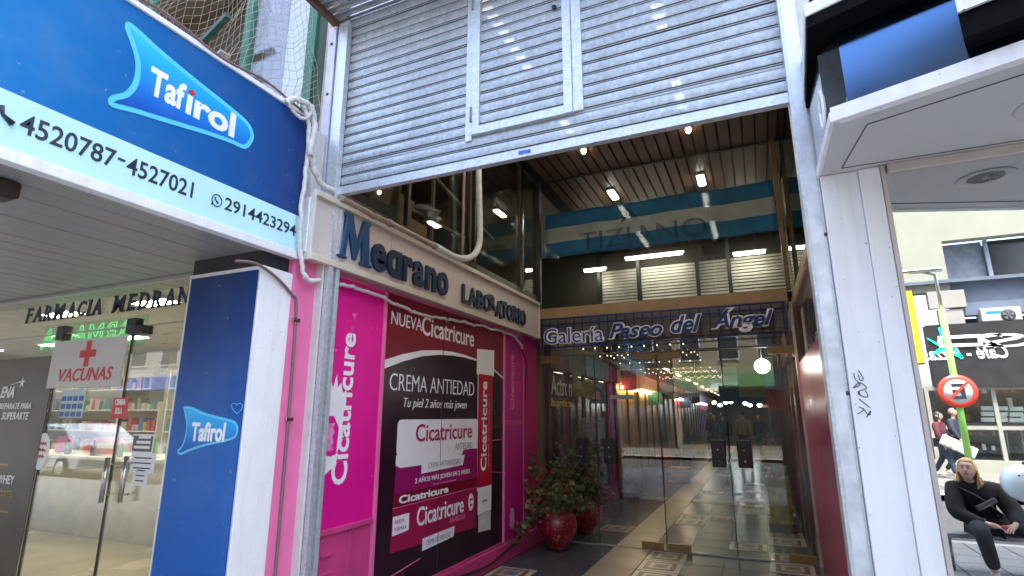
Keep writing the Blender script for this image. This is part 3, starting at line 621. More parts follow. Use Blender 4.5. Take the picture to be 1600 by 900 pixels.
cal = thing('wall_calendar', 'pale blue calendar sheet under the vaccine sign', 'calendar', (-5.2, YS, 1.6))
a = Pg(92, 653); c = Pg(136, 608)
MB().box(a[0], c[0], YS - .007, YS - .004, a[1], c[1]).build('sheet', mat('calendar_paper', (.55, .66, .68), .6), cal)
for i in range(4):
    for j in range(3): 
        ww = (c[0] - a[0]) / 4; hh = (c[1] - a[1] - .04) / 3; MB().box(a[0] + ww * i + .008, a[0] + ww * (i + 1) - .008, YS - .009, YS - .007, a[1] + hh * j + .01, a[1] + hh * (j + 1) - .012).build('month_block', mat('calendar_blue', (.10, .20, .42), .6, 0, .4, 60), cal)
rs = thing('red_notice', 'small red notice reading CIERRA SOLA by the pharmacy door edge', 'notice', (-4.5, YS, 1.5))
a = Pg(174, 654); c = Pg(203, 621)
MB().box(a[0], c[0], YS - .007, YS - .004, a[1], c[1]).build('sheet', redp, rs)
ftext('CIERRA', a[0] + .03, YS - .0085, a[1] + .10, c[0] - a[0] - .06, .045, pw, parent=rs, off=.02); ftext('SOLA', a[0] + .045, YS - .0085, a[1] + .035, c[0] - a[0] - .10, .045, pw, parent=rs, off=.02)
ov = thing('oval_sticker', 'white oval sticker with red handwriting on the pharmacy glass', 'sticker', (-5.3, YS, 1.4))
a = Pg(66, 705)
MB().prism([(a[0] + .10 * math.cos(t * .3), YS - .004, a[1] + .145 * math.sin(t * .3)) for t in range(21)], (0, -.002, 0)).build('sheet', pw, ov)
for i in range(3): MB().tube([(a[0] - .055 + .011 * q, YS - .0075, a[1] + .06 - i * .05 + .014 * math.sin(q * 2.3 + i)) for q in range(11)], .0035, 5).build('script_line', mat('red_script', (.5, .08, .06), .5), ov)
nt1 = thing('opening_notice', 'framed black and white notice taped low on the right pharmacy pane', 'notice', (-4.2, YS, 1.4))
a = Pg(206, 707); c = Pg(243, 679)
MB().box(a[0], c[0], YS - .007, YS - .004, a[1], c[1]).build('frame', pw, nt1); MB().box(a[0] + .01, c[0] - .01, YS - .009, YS - .007, a[1] + .01, c[1] - .01).build('sheet', mat('dark_notice', (.12, .11, .10), .5), nt1)
for q in range(3): MB().box(a[0] + .03 + .02 * q, c[0] - .03, YS - .0105, YS - .009, a[1] + .03 + .035 * q, a[1] + .05 + .035 * q).build('text_line', pw, nt1)
for (u0, v0_, u1, v1_, la) in ((203, 738, 245, 708, 'upper white paper note taped on the pharmacy glass'), (206, 758, 233, 739, 'lower white paper note taped on the pharmacy glass')):
    a = Pg(u0, v0_); c = Pg(u1, v1_); o = thing('paper_note', la, 'note', (a[0], YS, a[1]))
    MB().box(a[0], c[0], YS - .006, YS - .004, a[1], c[1]).build('sheet', pw, o)
    for k in range(3): MB().box(a[0] + .04, c[0] - .04, YS - .0075, YS - .006, a[1] + .03 + k * .035, a[1] + .038 + k * .035).build('text_line', inkd, o)
a = Pg(230, 628); c = Pg(262, 552)
pn = thing('price_list', 'tall pale list hanging inside the right pharmacy pane', 'notice', (a[0], YS, a[1]))
MB().box(a[0], c[0], YS + .014, YS + .018, a[1], c[1]).build('sheet', mat('yellowed_paper', (.55, .50, .36), .6), pn)
for k in range(7): MB().box(a[0] + .04, c[0] - .04, YS + .0125, YS + .014, a[1] + .08 + k * .07, a[1] + .088 + k * .07).build('text_line', mat('faded_ink', (.3, .27, .2), .6), pn)
for i, (u, la) in enumerate(((163, 'left of the two steel pull bars on the pharmacy door'), (193, 'right of the two steel pull bars on the pharmacy door'))):
    p0 = P(u - 8, 785, 'y', YS - .06); p1 = P(u + 2, 715 - 2 * i, 'y', YS - .06)
    h = MB().lathe([(.016, 0), (.020, .004), (.016, .008)], (p0.x, YS - .05, p0.z - .006), 12).build('door_handle', steel, pf, label=la)
    MB().tube([(p0.x, YS - .05, p0.z), (p0.x, YS - .05, p1.z)], .016, 12).build('bar', steel, h)
    for z in (p0.z + .05, p1.z - .05): MB().tube([(p0.x, YS - .05, z), (p0.x, YS, z)], .008, 8).build('standoff', steel, h)

# pharmacy room
ph = thing('pharmacy_room', 'bright cream interior of the pharmacy behind its glass', 'room', (-5.5, 5, 0))
MB().box(-17.3, -2.94, 7.5, 7.6, 0, 3.0).build('back_wall', wallw, ph); MB().box(-3.02, -2.935, 2.70, 7.5, 0, 3.0).build('side_wall', wallw, ph); MB().box(-17.3, -17.2, 2.70, 7.5, 0, 3.0).build('side_wall', wallw, ph)
MB().box(-17.2, -3.02, 2.68, 7.5, -.02, .002).build('room_floor', tilemat('beige_floor', (.42, .36, .26), (.5, .44, .33), 1, 1, .25), ph)
MB().box(-17.2, -3.02, 2.96, 7.5, 2.9, 2.98).build('room_ceiling', mat('room_ceiling', (.6, .58, .5), .6), ph)
for k, (x, y) in enumerate(((-4.6, 3.6), (-6.2, 3.9), (-8.0, 3.9), (-7.2, 5.6), (-9.4, 5.6), (-11.6, 5.6), (-10.2, 3.9), (-13.8, 5.6))):
    l = thing('ceiling_lamp', 'oblong lit pharmacy ceiling lamp, %s' % ('nearest the blue pillar', 'second from the blue pillar in the front row', 'third from the blue pillar in the front row', 'first in the back row', 'second in the back row', 'third in the back row', 'farthest left in the front row', 'farthest left in the back row')[k], 'lamp', (x, y, 2.9), group='square lamps in the pharmacy ceiling')
    MB().box(x - .32, x + .32, y - .12, y + .12, 2.86, 2.899).build('frame', white, l, .004); MB().box(x - .29, x + .29, y - .09, y + .09, 2.852, 2.860).build('diffuser', emat('pharmacy_lamp', (1, .88, .62), 9.5), l)
cols = [(.5, .5, .48), (.10, .16, .35), (.45, .08, .06), (.08, .25, .3), (.55, .42, .12), (.3, .3, .3), (.08, .08, .1), (.5, .3, .35)]
cm = [mat('carton_%s' % n_, c, .5) for n_, c in zip(('white', 'navy', 'red', 'teal', 'yellow', 'grey', 'black', 'pink'), cols)]
def shelf(x0, x1, y, zs, depth, label, name='medicine_shelf', dens=1.):
    s_ = thing(name, label, 'shelf', ((x0 + x1) / 2, y, 0))
    MB().box(x0, x1, y + depth - .02, y + depth, 0, zs[-1] + .35).build('back_panel', wallw, s_)
    for z in zs: MB().box(x0, x1, y, y + depth - .02, z, z + .025).build('shelf_board', white, s_, .003)
    for x in (x0, x1): MB().box(x - .015, x + .015, y, y + depth, 0, zs[-1] + .35).build('side_panel', white, s_)
    for z in zs:
        x = x0 + .04
        while x < x1 - .12:
            w_ = random.uniform(.06, .16); h_ = random.uniform(.10, .24)
            MB().box(x, x + w_, y + .03, y + depth * .7, z + .027, z + .027 + h_).build('carton', random.choice(cm), s_); x += w_ + random.uniform(.005, .05) / dens
shelf(-10.2, -6.2, 6.9, (.5, .9, 1.3, 1.7, 2.1), .35, 'white shelves of boxed medicine at the back of the pharmacy, right half')
shelf(-14.6, -10.4, 6.9, (.5, .9, 1.3, 1.7, 2.1), .35, 'white shelves of boxed medicine at the back of the pharmacy, left half')
ctr = thing('sales_counter', 'long pale pharmacy counter with orange and green product signs', 'counter', (-8, 4.9, 0))
MB().box(-11.6, -5.6, 4.9, 5.5, 0, 1.0).build('counter_body', mat('counter_laminate', (.45, .42, .34), .35), ctr, .01)
MB().box(-11.65, -5.55, 4.85, 5.55, 1.0, 1.05).build('countertop', white, ctr, .008)
for x, w_, c in ((-8.9, .65, (.6, .14, .01)), (-7.9, .42, (.10, .4, .08)), (-7.2, .55, (.02, .03, .25)), (-9.8, .4, (.5, .05, .2))):
    o = thing('product_sign', '%s product sign standing on the pharmacy counter' % {60: 'orange', 10: 'green', 2: 'navy blue', 50: 'crimson'}[int(round(c[0] * 100))], 'sign', (x, 5.0, 1.05), group='product signs on the counter'); 
    MB().box(x, x + w_, 5.0, 5.02, 1.07, 1.30).build('board', mat('sign_%d' % int(c[0] * 100), c, .4), o); MB().box(x + .05, x + w_ - .05, 5.0, 5.1, 1.05, 1.07).build('foot', white, o)
    if c[0] == .6: MB().box(x + .12, x + .5, 4.994, 4.998, 1.15, 1.22).build('print', pw, o)
for k in range(5):
    x = -10.0 + k * .62; o = thing('bottle', '%s pump bottle on the pharmacy counter, %s from the left' % ('teal' if k % 2 else 'black', ('first', 'second', 'third', 'fourth', 'fifth')[k]), 'bottle', (x, 4.95, 1.05), group='pump bottles on the counter')
    MB().lathe([(.03, 0), (.033, .01), (.033, .12), (.012, .15), (.012, .18)], (x, 4.95, 1.051), 14).build('body', cm[3 if k % 2 else 6], o); MB().lathe([(.015, .18), (.015, .21), (.004, .215)], (x, 4.95, 1.051), 10).build('pump', blk, o)
neon = emat('green_neon', (.06, 1.0, .18), .26)
ns = thing('neon_sign', 'green neon FARMACIA sign seen from behind inside the pharmacy', 'sign', (-5.2, 3.2, 2.4))
n0 = P(222, 512, 'y', 3.2); n1 = P(66, 528, 'y', 3.2); nzb = P(144, 540, 'y', 3.2).z; nzt = P(144, 506, 'y', 3.2).z
text('FARMACIA', (n0.x, 3.2, nzb), (-1, 0, 0), (0, 0, 1), n0.x - n1.x, nzt - nzb, neon, name='neon_lettering', parent=ns, outline=.008)
MB().box(n1.x - .03, n0.x + .03, 3.225, 3.232, nzb - .04, nzt + .04).build('backboard', glass('neon_back', (.8, .95, .85), .6), ns)
# ------------------------------------------------------------------ roller shutter
SY = 2.95; SZ0 = 3.205; SZ1 = 5.02
rs_ = thing('roller_shutter', 'half raised galvanised roller shutter with perforated slats and a wicket door', 'shutter', (-1.25, SY, SZ0))
LX0, LX1, DX0, DX1, RX0, RX1 = -2.76, -1.655, -1.60, -.905, -.835, .305
def slat_bm(L, h=.0795):
    """curved lath: broad belly, two small rolled ribs where it hooks to the next"""
    prof = [(.026, 0), (.026, .0055), (-.004, .0065), (-.006, .0120), (.024, .0130), (.024, .0185), (-.006, .0195), (-.0085, .028), (-.0105, .048), (-.0085, .066), (-.006, .0785), (.026, .0795)]
    b = MB(); rows = [[b.bm.verts.new((x, y, z)) for y, z in prof] for x in (0, L)]
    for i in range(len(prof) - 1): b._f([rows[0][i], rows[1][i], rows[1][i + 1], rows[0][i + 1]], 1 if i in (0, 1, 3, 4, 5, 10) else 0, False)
    return b
def slats(x0, x1, z0, z1, y=SY):
    p = None; z = z0
    while z < z1 - .02:
        if p is None: p = slat_bm(x1 - x0).build('slat', [perf, mat('shaded_groove', (.10, .105, .11), .6, .3)], None); p.parent = rs_; o = p  # groove faces coloured dark to stand for shade between the slats
        else: o = share(p, (0, 0, 0), rs_)
        o.location = Vector((x0, y + random.uniform(-.0025, .0025), z + random.uniform(-.0015, .0015))) - wloc(rs_); o.rotation_euler = (random.gauss(0, .012), random.gauss(0, .0009), 0); z += .0795
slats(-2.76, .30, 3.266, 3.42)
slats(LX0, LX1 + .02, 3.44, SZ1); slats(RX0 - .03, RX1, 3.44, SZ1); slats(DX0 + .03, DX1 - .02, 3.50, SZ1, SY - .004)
MB().box(-2.76, .30, SY - .006, SY, 3.425, 3.44).build('plain_band', mat('band_steel', (.36, .38, .40), .5, .5, .12, 20), rs_)
MB().box(-2.775, .305, SY - .022, SY + .02, 3.2, 3.262).build('bottom_rail', galv, rs_, .003)
MB().box(-2.775, .305, SY - .030, SY - .022, 3.2, 3.212).build('rail_lip', galv, rs_)
MB().box(-1.262, -1.178, SY - .0245, SY - .022, 3.222, 3.248).build('blue_mark', mat('marker_blue', (.05, .14, .45), .6, 0, .6, 90), rs_)
MB().box(LX1, LX1 + .048, SY - .024, SY - .0, 3.40, SZ1).build('frame_stile', galv, rs_, .003); MB().box(RX0 - .056, RX0 + .008, SY - .024, SY - .0, 3.44, SZ1).build('frame_stile', galv, rs_, .003)
wd = MB().box(DX0 - .005, DX0 + .05, SY - .034, SY - .002, 3.435, SZ1).build('wicket_stile', galv, rs_, .003); MB().box(DX1 - .045, DX1 + .012, SY - .034, SY - .002, 3.435, SZ1).build('wicket_stile', galv, rs_, .003)
MB().box(DX0 + .05, DX1 - .045, SY - .032, SY - .002, 3.435, 3.492).build('wicket_rail', galv, rs_, .002)
for z in (3.53, 4.42): 
    MB().tube([(DX0 - .008, SY - .036, z), (DX0 - .008, SY - .036, z + .11)], .009, 8).build('hinge', galvd, rs_)
MB().lathe([(.0, -.004), (.018, -.003), (.018, 0)], (-1.0, SY - .03, 4.23), 10, axis='y').build('bolt_hole', blk, rs_)
# guide rails
lr = thing('guide_rail', 'galvanised shutter guide rail on the left, rust spotted, above a paint worn white base', 'rail', (-2.76, SY, 0))
MB().box(-2.752, -2.718, 2.885, 2.935, 0, 4.68).box(-2.752, -2.718, 2.965, 3.0, 0, 4.68).box(-2.820, -2.752, 2.89, 3.0, 0, 4.68).build('rail', galv, lr, .002)
MB().box(-2.905, -2.826, 2.875, 2.96, 2.70, 4.66).build('side_flat', mat('lilac_steel', (.50, .48, .58), .45, .4, .15, 9, .1, 60, grime=.35, gcol=(.2, .10, .08)), lr, .003)
for z in (3.15, 3.6, 4.05, 4.5): MB().lathe([(0, -.006), (.012, -.004), (.014, 0)], (-2.866, 2.874, z), 8, axis='y').build('rusty_bolt', rust, lr)
wpst = MB().box(-2.89, -2.755, 2.868, 2.884, 0, 2.66).box(-2.89, -2.82, 2.884, 3.0, 0, 2.655).build('worn_white_post', offw, lr, .003)
rr_ = thing('guide_rail', 'galvanised shutter guide rail on the right against the white pillar', 'rail', (.34, SY, 0))
MB().box(.285, .368, 2.885, 3.0, 0, 4.95).build('rail', galv, rr_, .003); MB().box(.30, .355, 2.879, 2.886, 0, 4.95).build('rail_groove', mat('rail_light', (.66, .70, .74), .45, .5, .15, 14), rr_)
for z in (1.7, 2.45, 3.2): MB().lathe([(0, -.004), (.008, -.003), (.010, 0)], (.362, 2.884, z), 8, axis='y').build('screw', rust, rr_)
# hood over the shutter
hd = thing('shutter_hood', 'grey corrugated metal hood over the left end of the shutter with a rusty edge beam', 'hood', (-1.5, 2.6, 4.9))
b = MB(); n = 16
for k in range(n): 
    y = 2.45 + k * .0335; z = 4.735 + (.014 if k % 2 else 0); b.bar((-2.85, y, z), (.5, y, z + .0), .036, .006, (0, .35 if k % 2 else -.35, 1))
b.build('corrugated_sheet', galvd, hd)
MB().bar((-2.85, 2.38, 4.71), (-2.85, 2.98, 4.69), .05, .05).build('edge_beam', rust, hd, .004)
MB().box(-2.8, .5, 2.99, 3.01, 4.75, 5.3).build('back_sheet', galvd, hd)

# ------------------------------------------------------------------ building mass above, added to shade the street
ub = thing('upper_shade_mass', 'upper storeys over the gallery, mostly above the view', 'building', (0, 10, 5))
ubm = mat('render_wall', (.40, .38, .34), .8, 0, .1, 2, .2, 30)
MB().box(-2.9, 14, 3.06, 40, 5.30, 23).box(-20, -2.9, 4.2, 40, 5.30, 23).box(-20, -2.9, 3.06, 4.2, 6.62, 23).build('wall', ubm, ub)
for k in range(8): 
    x = -9 + k * 2.2; MB().box(x, x + 1.2, 3.02, 3.06, 7.2, 9.0).build('window', mat('far_glass', (.03, .04, .05), .1), ub)

# ------------------------------------------------------------------ gallery ceiling
cl = MB().box(-2.93, .75, 3.02, 12.0, 5.14, 5.18).build('gallery_ceiling', dark, kind='structure')
slm = mat('brown_slat', (.15, .08, .055), .4, .1, .1, 2, .03, 30)
slb = MB().box(0, .125, 3.02, 12.0, 5.10, 5.112).build('ceiling_slat', slm, cl); 
k = 0; x = -2.69
while x < .66:
    o = slb if k == 0 else share(slb, (0, 0, 0), cl); o.location = (x, 0, 0); x += .148; k += 1
for x in (-2.72, .70): pass
def tube_lamp(x, y0, y1, z, la, g='long lit tubes on the gallery ceiling'):
    l = thing('tube_lamp', la, 'lamp', (x, y0, z), group=g)
    MB().box(x - .06, x + .06, y0 - .03, y1 + .03, z - .035, z).build('housing', white, l, .004)
    MB().box(x - .045, x + .045, y0, y1, z - .058, z - .035).build('tube', tubeM, l, .008)
for x, s_ in ((-1.85, 'left'), (-.50, 'right')):
    for y0, y1, o_ in ((3.45, 4.55, 'nearest the street'), (5.35, 5.95, 'second from the street'), (7.95, 8.3, 'just inside the upper glass'), (9.9, 10.6, 'deepest in the hall')):
        tube_lamp(x, y0, y1, 5.10, 'lit ceiling tube in the %s row, %s' % (s_, o_))
    sp_ = thing('spot_lamp', 'small bare lit lamp under the slats in the %s row' % s_, 'lamp', (x, 6.5, 5.1))
    MB().lathe([(.055, 0), (.06, -.012), (.045, -.02)], (x, 6.5, 5.10), 16).build('ring', brass, sp_); MB().ell((x, 6.5, 5.062), (.032, .032, .042), 12, 8).build('bulb', warmM, sp_)
# ------------------------------------------------------------------ upper left glazing above the sign
ug = thing('side_glazing', 'tall dark framed upper window above the laboratory sign, reflecting the ceiling tubes', 'window', (WX, 5, 3.2))
YM = (2.99, 3.98, 5.18, 5.30, 6.64, 7.30)
for y0, y1 in zip(YM[:-1], YM[1:]): MB().box(WX - .03, WX - .022, y0 + .02, y1 - .02, 3.30, 5.08).build('glass_pane', upglass, ug)
for y in YM: MB().box(WX - .05, WX - .0, y - .02, y + .02, 3.22, 5.12).build('mullion', brownf, ug, .003)
MB().box(WX - .055, WX + .0, 2.99, 7.3, 3.22, 3.30).build('sill', brownf, ug); MB().box(WX - .055, WX + .004, 2.99, 7.3, 5.06, 5.12).build('head', brownf, ug)
MB().tube([(WX + .02, 6.67, 3.25), (WX + .02, 6.67, 5.10)], .012, 8).build('edge_bead', steel, ug)
pp = [wp(530, 309, -2.70), wp(600, 345, -2.70), wp(680, 385, -2.70), wp(712, 402, -2.70), wp(735, 402, -2.70), wp(748, 385, -2.70), wp(750, 350, -2.70), wp(748, 270, -2.70), wp(748, 200, -2.70)]
cable('drain_pipe', pp[2:], .035, wirew, 'cream plastic pipe elbowing down from the upper window to the top of the sign', 'pipe', .0)
cable('rusty_pipe', pp[:4], .028, mat('peeling_pipe', (.34, .26, .22), .6, 0, .25, 25, .4, 60, grime=.5, gcol=(.12, .07, .05), gscale=(6, 6, 6)), 'peeling pipe lying along the top edge of the laboratory sign', 'pipe', .002)
for q in (.35, .75):
    a = pp[0]; c = pp[3]; m_ = [a[i] + (c[i] - a[i]) * q for i in range(3)]; MB().lathe([(.034, -.02), (.036, 0), (.034, .02)], m_, 12, axis='y').build('clamp', galvd, bpy.data.objects['rusty_pipe'])
cable('vertical_pipe', [(-2.77, W(717, 310)[0], 3.25), (-2.77, W(717, 310)[0], 5.1)], .016, mat('dusky_pipe', (.25, .16, .15), .5, 0, .15, 12), 'thin upright pinkish pipe in front of the upper window', 'pipe')
# the upstairs room behind it
ur = thing('upstairs_room', 'dim upstairs store room behind the upper window', 'room', (-4, 5, 3.2))
drk = mat('dim_wall', (.16, .13, .08), .8, 0, .2, 2)
MB().box(-6.4, -6.3, 3.9, 8, 3.0, 5.3).build('back_wall', drk, ur); MB().box(-6.4, -2.9, 3.90, 3.94, 3.1, 5.3).build('side_wall', drk, ur); MB().box(-6.4, -2.9, 7.4, 7.5, 3.0, 5.3).build('side_wall', drk, ur)
MB().box(-6.4, -2.9, 2.99, 7.5, 3.0, 3.1).build('room_floor', drk, ur); MB().box(-6.4, -2.9, 3.90, 7.5, 5.15, 5.25).build('room_ceiling', drk, ur)
MB().box(-4.6, -4.55, 3.7, 5.0, 3.7, 4.7).build('yellow_partition', mat('mustard_paint', (.30, .22, .02), .7, 0, .15), ur)
cb = thing('cardboard_box', 'open brown cardboard box leaning behind the upper window', 'box', (-3.3, 4.3, 3.3))
MB().box(-3.35, -3.0, 3.95, 4.55, 3.20, 3.52).build('carton', mat('cardboard', (.28, .19, .13), .8, 0, .1), cb, .004); MB().bar((-3.0, 3.95, 3.52), (-2.96, 3.95, 3.68), .6, .004).build('flap', mat('cardboard', (.28, .19, .13)), cb)
tb = thing('patio_umbrella', 'pale lilac triangular lampshade among shelves behind the upper window', 'lamp', (-3.4, 5.0, 3.4))  # unlit patio umbrella kept in the store room
MB().lathe([(.04, .12), (.26, 0), (.25, -.01)], (-3.35, 4.95, 3.85), 4).build('umbrella_top', mat('lilac_canvas', (.30, .27, .36), .6), tb); MB().tube([(-3.35, 4.95, 3.3), (-3.35, 4.95, 3.9)], .012).build('stem', steel, tb)
tbl = thing('store_rack', 'pale metal rack frame behind the upper window', 'rack', (-3.6, 5.2, 3.2))
for a, c in (((-3.3, 4.5, 3.8), (-3.3, 6.0, 3.85)), ((-3.7, 4.5, 3.8), (-3.3, 4.5, 3.8)), ((-3.3, 5.1, 3.15), (-3.3, 5.1, 4.4)), ((-3.3, 6.0, 3.15), (-3.3, 6.0, 3.85)), ((-3.2, 4.4, 4.4), (-3.2, 6.5, 4.0))): MB().bar(a, c, .035, .035).build('rack_bar', mat('dull_cream', (.30, .27, .22), .6), tbl)

# ------------------------------------------------------------------ gallery front: beam, upper glass, sign, doors
GYP = 7.30
bm_ = thing('entrance_beam', 'wooden beam spanning the gallery above the entrance sign', 'beam', (-1.2, GYP, 2.96))
MB().box(-2.83, .42, 7.20, 7.40, 2.96, 3.10).build('beam', wood, bm_, .006); MB().box(-2.83, .42, 7.185, 7.205, 2.945, 2.975).build('lower_lip', wood, bm_, .003)
gu = thing('upper_glass', 'wall of dusky glass above the wooden beam reaching the slatted ceiling', 'window', (-1.2, GYP, 3.1))
for x0, x1 in ((-2.80, -1.98), (-1.97, -1.19), (-1.18, -.38), (-.37, .42)): MB().box(x0, x1, GYP, GYP + .008, 3.10, 5.10).build('glass_pane', glass('dusky_glass', (.93, .94, .93), .10, .0), gu)
MB().box(-2.83, .70, GYP - .02, GYP + .03, 5.085, 5.11).build('top_channel', dark, gu)
MB().box(-2.83, -2.79, GYP - .03, GYP + .03, 3.10, 5.1).build('frame_post', dark, gu); MB().box(.42, .47, GYP - .05, GYP + .03, 3.10, 5.1).build('frame_post', mat('tarnished_gold', (.16, .10, .045), .45, .2, .2, 6), gu)
# flag banner behind the upper glass
fl = thing('flag_banner', 'blue and white striped banner with faint reversed lettering behind the upper glass', 'banner', (-1.2, 7.55, 4))
fb = mat('flag_blue', (.02, .13, .25), .8, 0, .25, 4); fw = mat('flag_white', (.36, .36, .33), .8, 0, .15, 5)
b = MB(); nx = 44; nz = 9; g = [[b.bm.verts.new((-2.80 + 3.22 * i / nx, 7.55 + .012 * math.sin(i * .9 + j * .2) + .015 * math.sin(i * .37), 3.955 + (.70) * j / nz + .006 * math.sin(i * .31))) for j in range(nz + 1)] for i in range(nx + 1)]
for i in range(nx):
    for j in range(nz): b._f([g[i][j], g[i + 1][j], g[i + 1][j + 1], g[i][j + 1]], 1 if 3 <= j < 6 else 0, True)
o = b.build('cloth', [fb, fw], fl); sm = o.modifiers.new('thickness', 'SOLIDIFY'); sm.thickness = .003
text('TIZIANO', (-2.24, 7.50, 4.00), (1, 0, 0), (0, 0, 1), 1.80, .27, mat('faint_ink', (.03, .07, .13), .7, 0, .3, 20, alpha=.34), parent=fl, off=.0)
MB().prism([(-1.62, 7.50, 4.32), (-1.52, 7.50, 4.58), (-1.36, 7.50, 4.40), (-1.50, 7.50, 4.42)], (0, -.002, 0)).build('faint_mark', mat('faint_ink', (0, 0, 0)), fl)
# mezzanine at the far side of the double-height hall
mz = thing('mezzanine_shops', 'row of shuttered upstairs shops across the hall behind the banner', 'shopfront', (-1.2, 11.2, 3))
MB().box(-6, 4.0, 11.5, 11.6, 2.95, 5.2).build('back_wall', mat('mezz_wall', (.05, .045, .035), .7, 0, .2), mz)
MB().box(-6, 4.0, 10.9, 11.5, 2.86, 3.02).build('floor_edge', dark, mz)
slm2 = mat('mezz_slat', (.34, .33, .28), .5, .2, .15, 5)
for x0, x1 in ((-2.9, -2.15), (-2.05, -.95), (-.88, -.35), (-.28, .85)):
    pr = None
    for k in range(12):
        if pr is None: pr = MB().bar((x0, 11.3, 3.92), (x1, 11.3, 3.92), .012, .052, (0, .3, 1)).build('slat', slm2, mz); z0 = pr.location.copy()
        else: share(pr, z0 + Vector((0, 0, .065 * k)), mz)
for x in (-2.95, -2.10, -.915, -.315, .9): MB().box(x - .035, x + .035, 11.22, 11.34, 3.0, 5.08).build('post', dark, mz)
for x0, x1, z in ((-2.3, -1.15, 4.78), (-.2, .35, 4.62), (-3.2, -2.75, 4.62)):
    l = thing('shop_tube', 'lit tube over the shuttered upstairs shops, %s' % {-2.3: 'the long middle one', -.2: 'the right one', -3.2: 'the short left one'}[x0], 'lamp', (x0, 11, z), group='lit tubes over the upstairs shops')
    MB().box(x0, x1, 10.98, 11.04, z, z + .05).build('tube', emat('mezz_tube', (1, .96, .8), 4), l, .01); MB().box(x0 - .03, x1 + .03, 11.0, 11.08, z + .05, z + .08).build('housing', white, l)
MB().box(-6, -5.9, 7.4, 11.5, 3, 5.2).build('hall_end', drk, mz); MB().box(.75, .85, 7.4, 11.5, 3, 5.2).build('hall_side', drk, mz)

# entrance sign: grille, frame and outlined letters
es = thing('entrance_sign', 'blue framed wire grille sign reading Galería Paseo del Ángel over the glass doors', 'sign', (-1.2, 7.1, 2.5))
ESY = 7.12
frb = mat('frame_blue', (.02, .04, .22), .5)
gz = lambda x: (2.545 + (x + 2.83) / 3.19 * .05, 2.93)
for a, c in (((-2.80, 2.52), (.37, 2.56)), ((-2.80, 2.925), (.37, 2.925)), ((-2.80, 2.52), (-2.80, 2.925)), ((.37, 2.56), (.37, 2.925)), ((-2.80, 2.84), (.37, 2.85))):
    MB().tube([(a[0], ESY, a[1]), (c[0], ESY, c[1])], .009, 6).build('frame_bar', frb, es)
for k in range(27): x = -2.72 + k * .118; MB().bar((x, ESY + .02, 2.53), (x, ESY + .02, 2.94), .014, .006, (0, 1, 0)).build('grille_bar', blk, es)
for z in (2.62, 2.72, 2.81): MB().bar((-2.8, ESY + .026, z), (.37, ESY + .026, z), .006, .006).build('grille_wire', blk, es)
MB().box(-2.82, .40, ESY + .06, ESY + .08, 2.60, 2.95).build('dark_board', mat('dark_board', (.12, .105, .10), .6, 0, .15, 3), es)
slw = mat('sign_white', (.86, .85, .86), .4); slb_ = mat('sign_navy', (.010, .035, .17), .4)
def outl(s, x, z, w_, h_, sh, bold, m2):
    ftext(s, x - .012, ESY - .012, z - .012, w_ + .024, h_ + .024, slw, parent=es, off=bold + .062, shear=sh, ext=.004)
    ftext(s, x, ESY - .019, z, w_, h_, m2, parent=es, off=bold, shear=sh, ext=.003)
sxx = lambda u: P(u, 525, 'y', ESY).x
outl('Galería', sxx(851), 2.575, sxx(943) - sxx(851), .21, 0, -.002, mat('sign_midblue', (.02, .06, .30), .4))
outl('Paseo', sxx(952), 2.60, sxx(1036) - sxx(952), .20, .35, .022, slb_); outl('del', sxx(1049), 2.625, sxx(1098) - sxx(1049), .22, .35, .022, slb_); outl('Ángel', sxx(1113), 2.60, sxx(1212) - sxx(1113), .29, .35, .022, slb_)

# doors
gd = thing('door_header', 'thin worn header rail over the glass doors', 'rail', (-1.2, GYP, 2.45))
MB().box(-2.83, .46, GYP - .02, GYP + .025, 2.415, 2.430).build('rail', mat('worn_rail', (.20, .18, .16), .5, .5), gd)
for x0, x1 in ((-2.81, -2.03), (-2.01, -1.20), (-1.18, -.41), (-.39, .44)): MB().box(x0, x1, GYP, GYP + .01, 2.44, 2.94).build('glass_pane', doorglass, gd)
dd = [(-2.80, -2.035, 'leftmost glass door leaf behind the flower pot'), (-2.01, -1.20, 'second glass door leaf from the left'), (-1.18, -.405, 'third glass door leaf from the left'), (-.385, .44, 'rightmost glass door leaf by the magenta wall')]
patch = mat('patch_bronze', (.26, .17, .06), .4, .3, .15, 9, grime=.3, gcol=(.1, .06, .03))
for i, (x0, x1, la) in enumerate(dd):
    d = thing('glass_door', la, 'door', ((x0 + x1) / 2, GYP, 0))
    MB().box(x0, x1, GYP, GYP + .010, .02, 2.40).build('glass_pane', doorglass, d)
    hx = x1 - .19 if i % 2 == 0 else x0 + .08
    if i == 0: hx = -2.31
    hd_ = MB().box(hx, hx + .165, GYP - .05, GYP - .02, 1.0, 1.32).build('handle_plate', blk, d, .01)
    for z in (1.08, 1.20): MB().lathe([(.0, -.03), (.012, -.026), (.016, -.016), (.010, 0)], (hx + .08, GYP - .05, z), 12, axis='y').build('knob', steel, hd_)
    for z in (1.05, 1.27): MB().tube([(hx + .08, GYP - .02, z), (hx + .08, GYP, z)], .008).build('spacer', steel, hd_)
    px = x1 - .30 if i % 2 else x0 
    for a, c in (((px, px + .3), (2.33, 2.41)),): MB().box(a[0], a[1], GYP - .012, GYP + .022, c[0], c[1]).build('patch_fitting', patch, d, .004)
    MB().box(px, px + .27, GYP - .014, GYP + .024, .015, .095).build('floor_patch', patch, d, .004)
    MB().box(x1 + .003, x1 + .011, GYP - .004, GYP + .014, .02, 2.4).build('edge_seal', blk, d)
MB().box(-2.83, .46, GYP - .02, GYP + .03, .0015, .012).build('door_track', galvd, gd)
gl_ = thing('globe_lamp', 'round glowing white globe lamp hanging behind the right glass door', 'lamp', (.05, 7.6, 2.25))
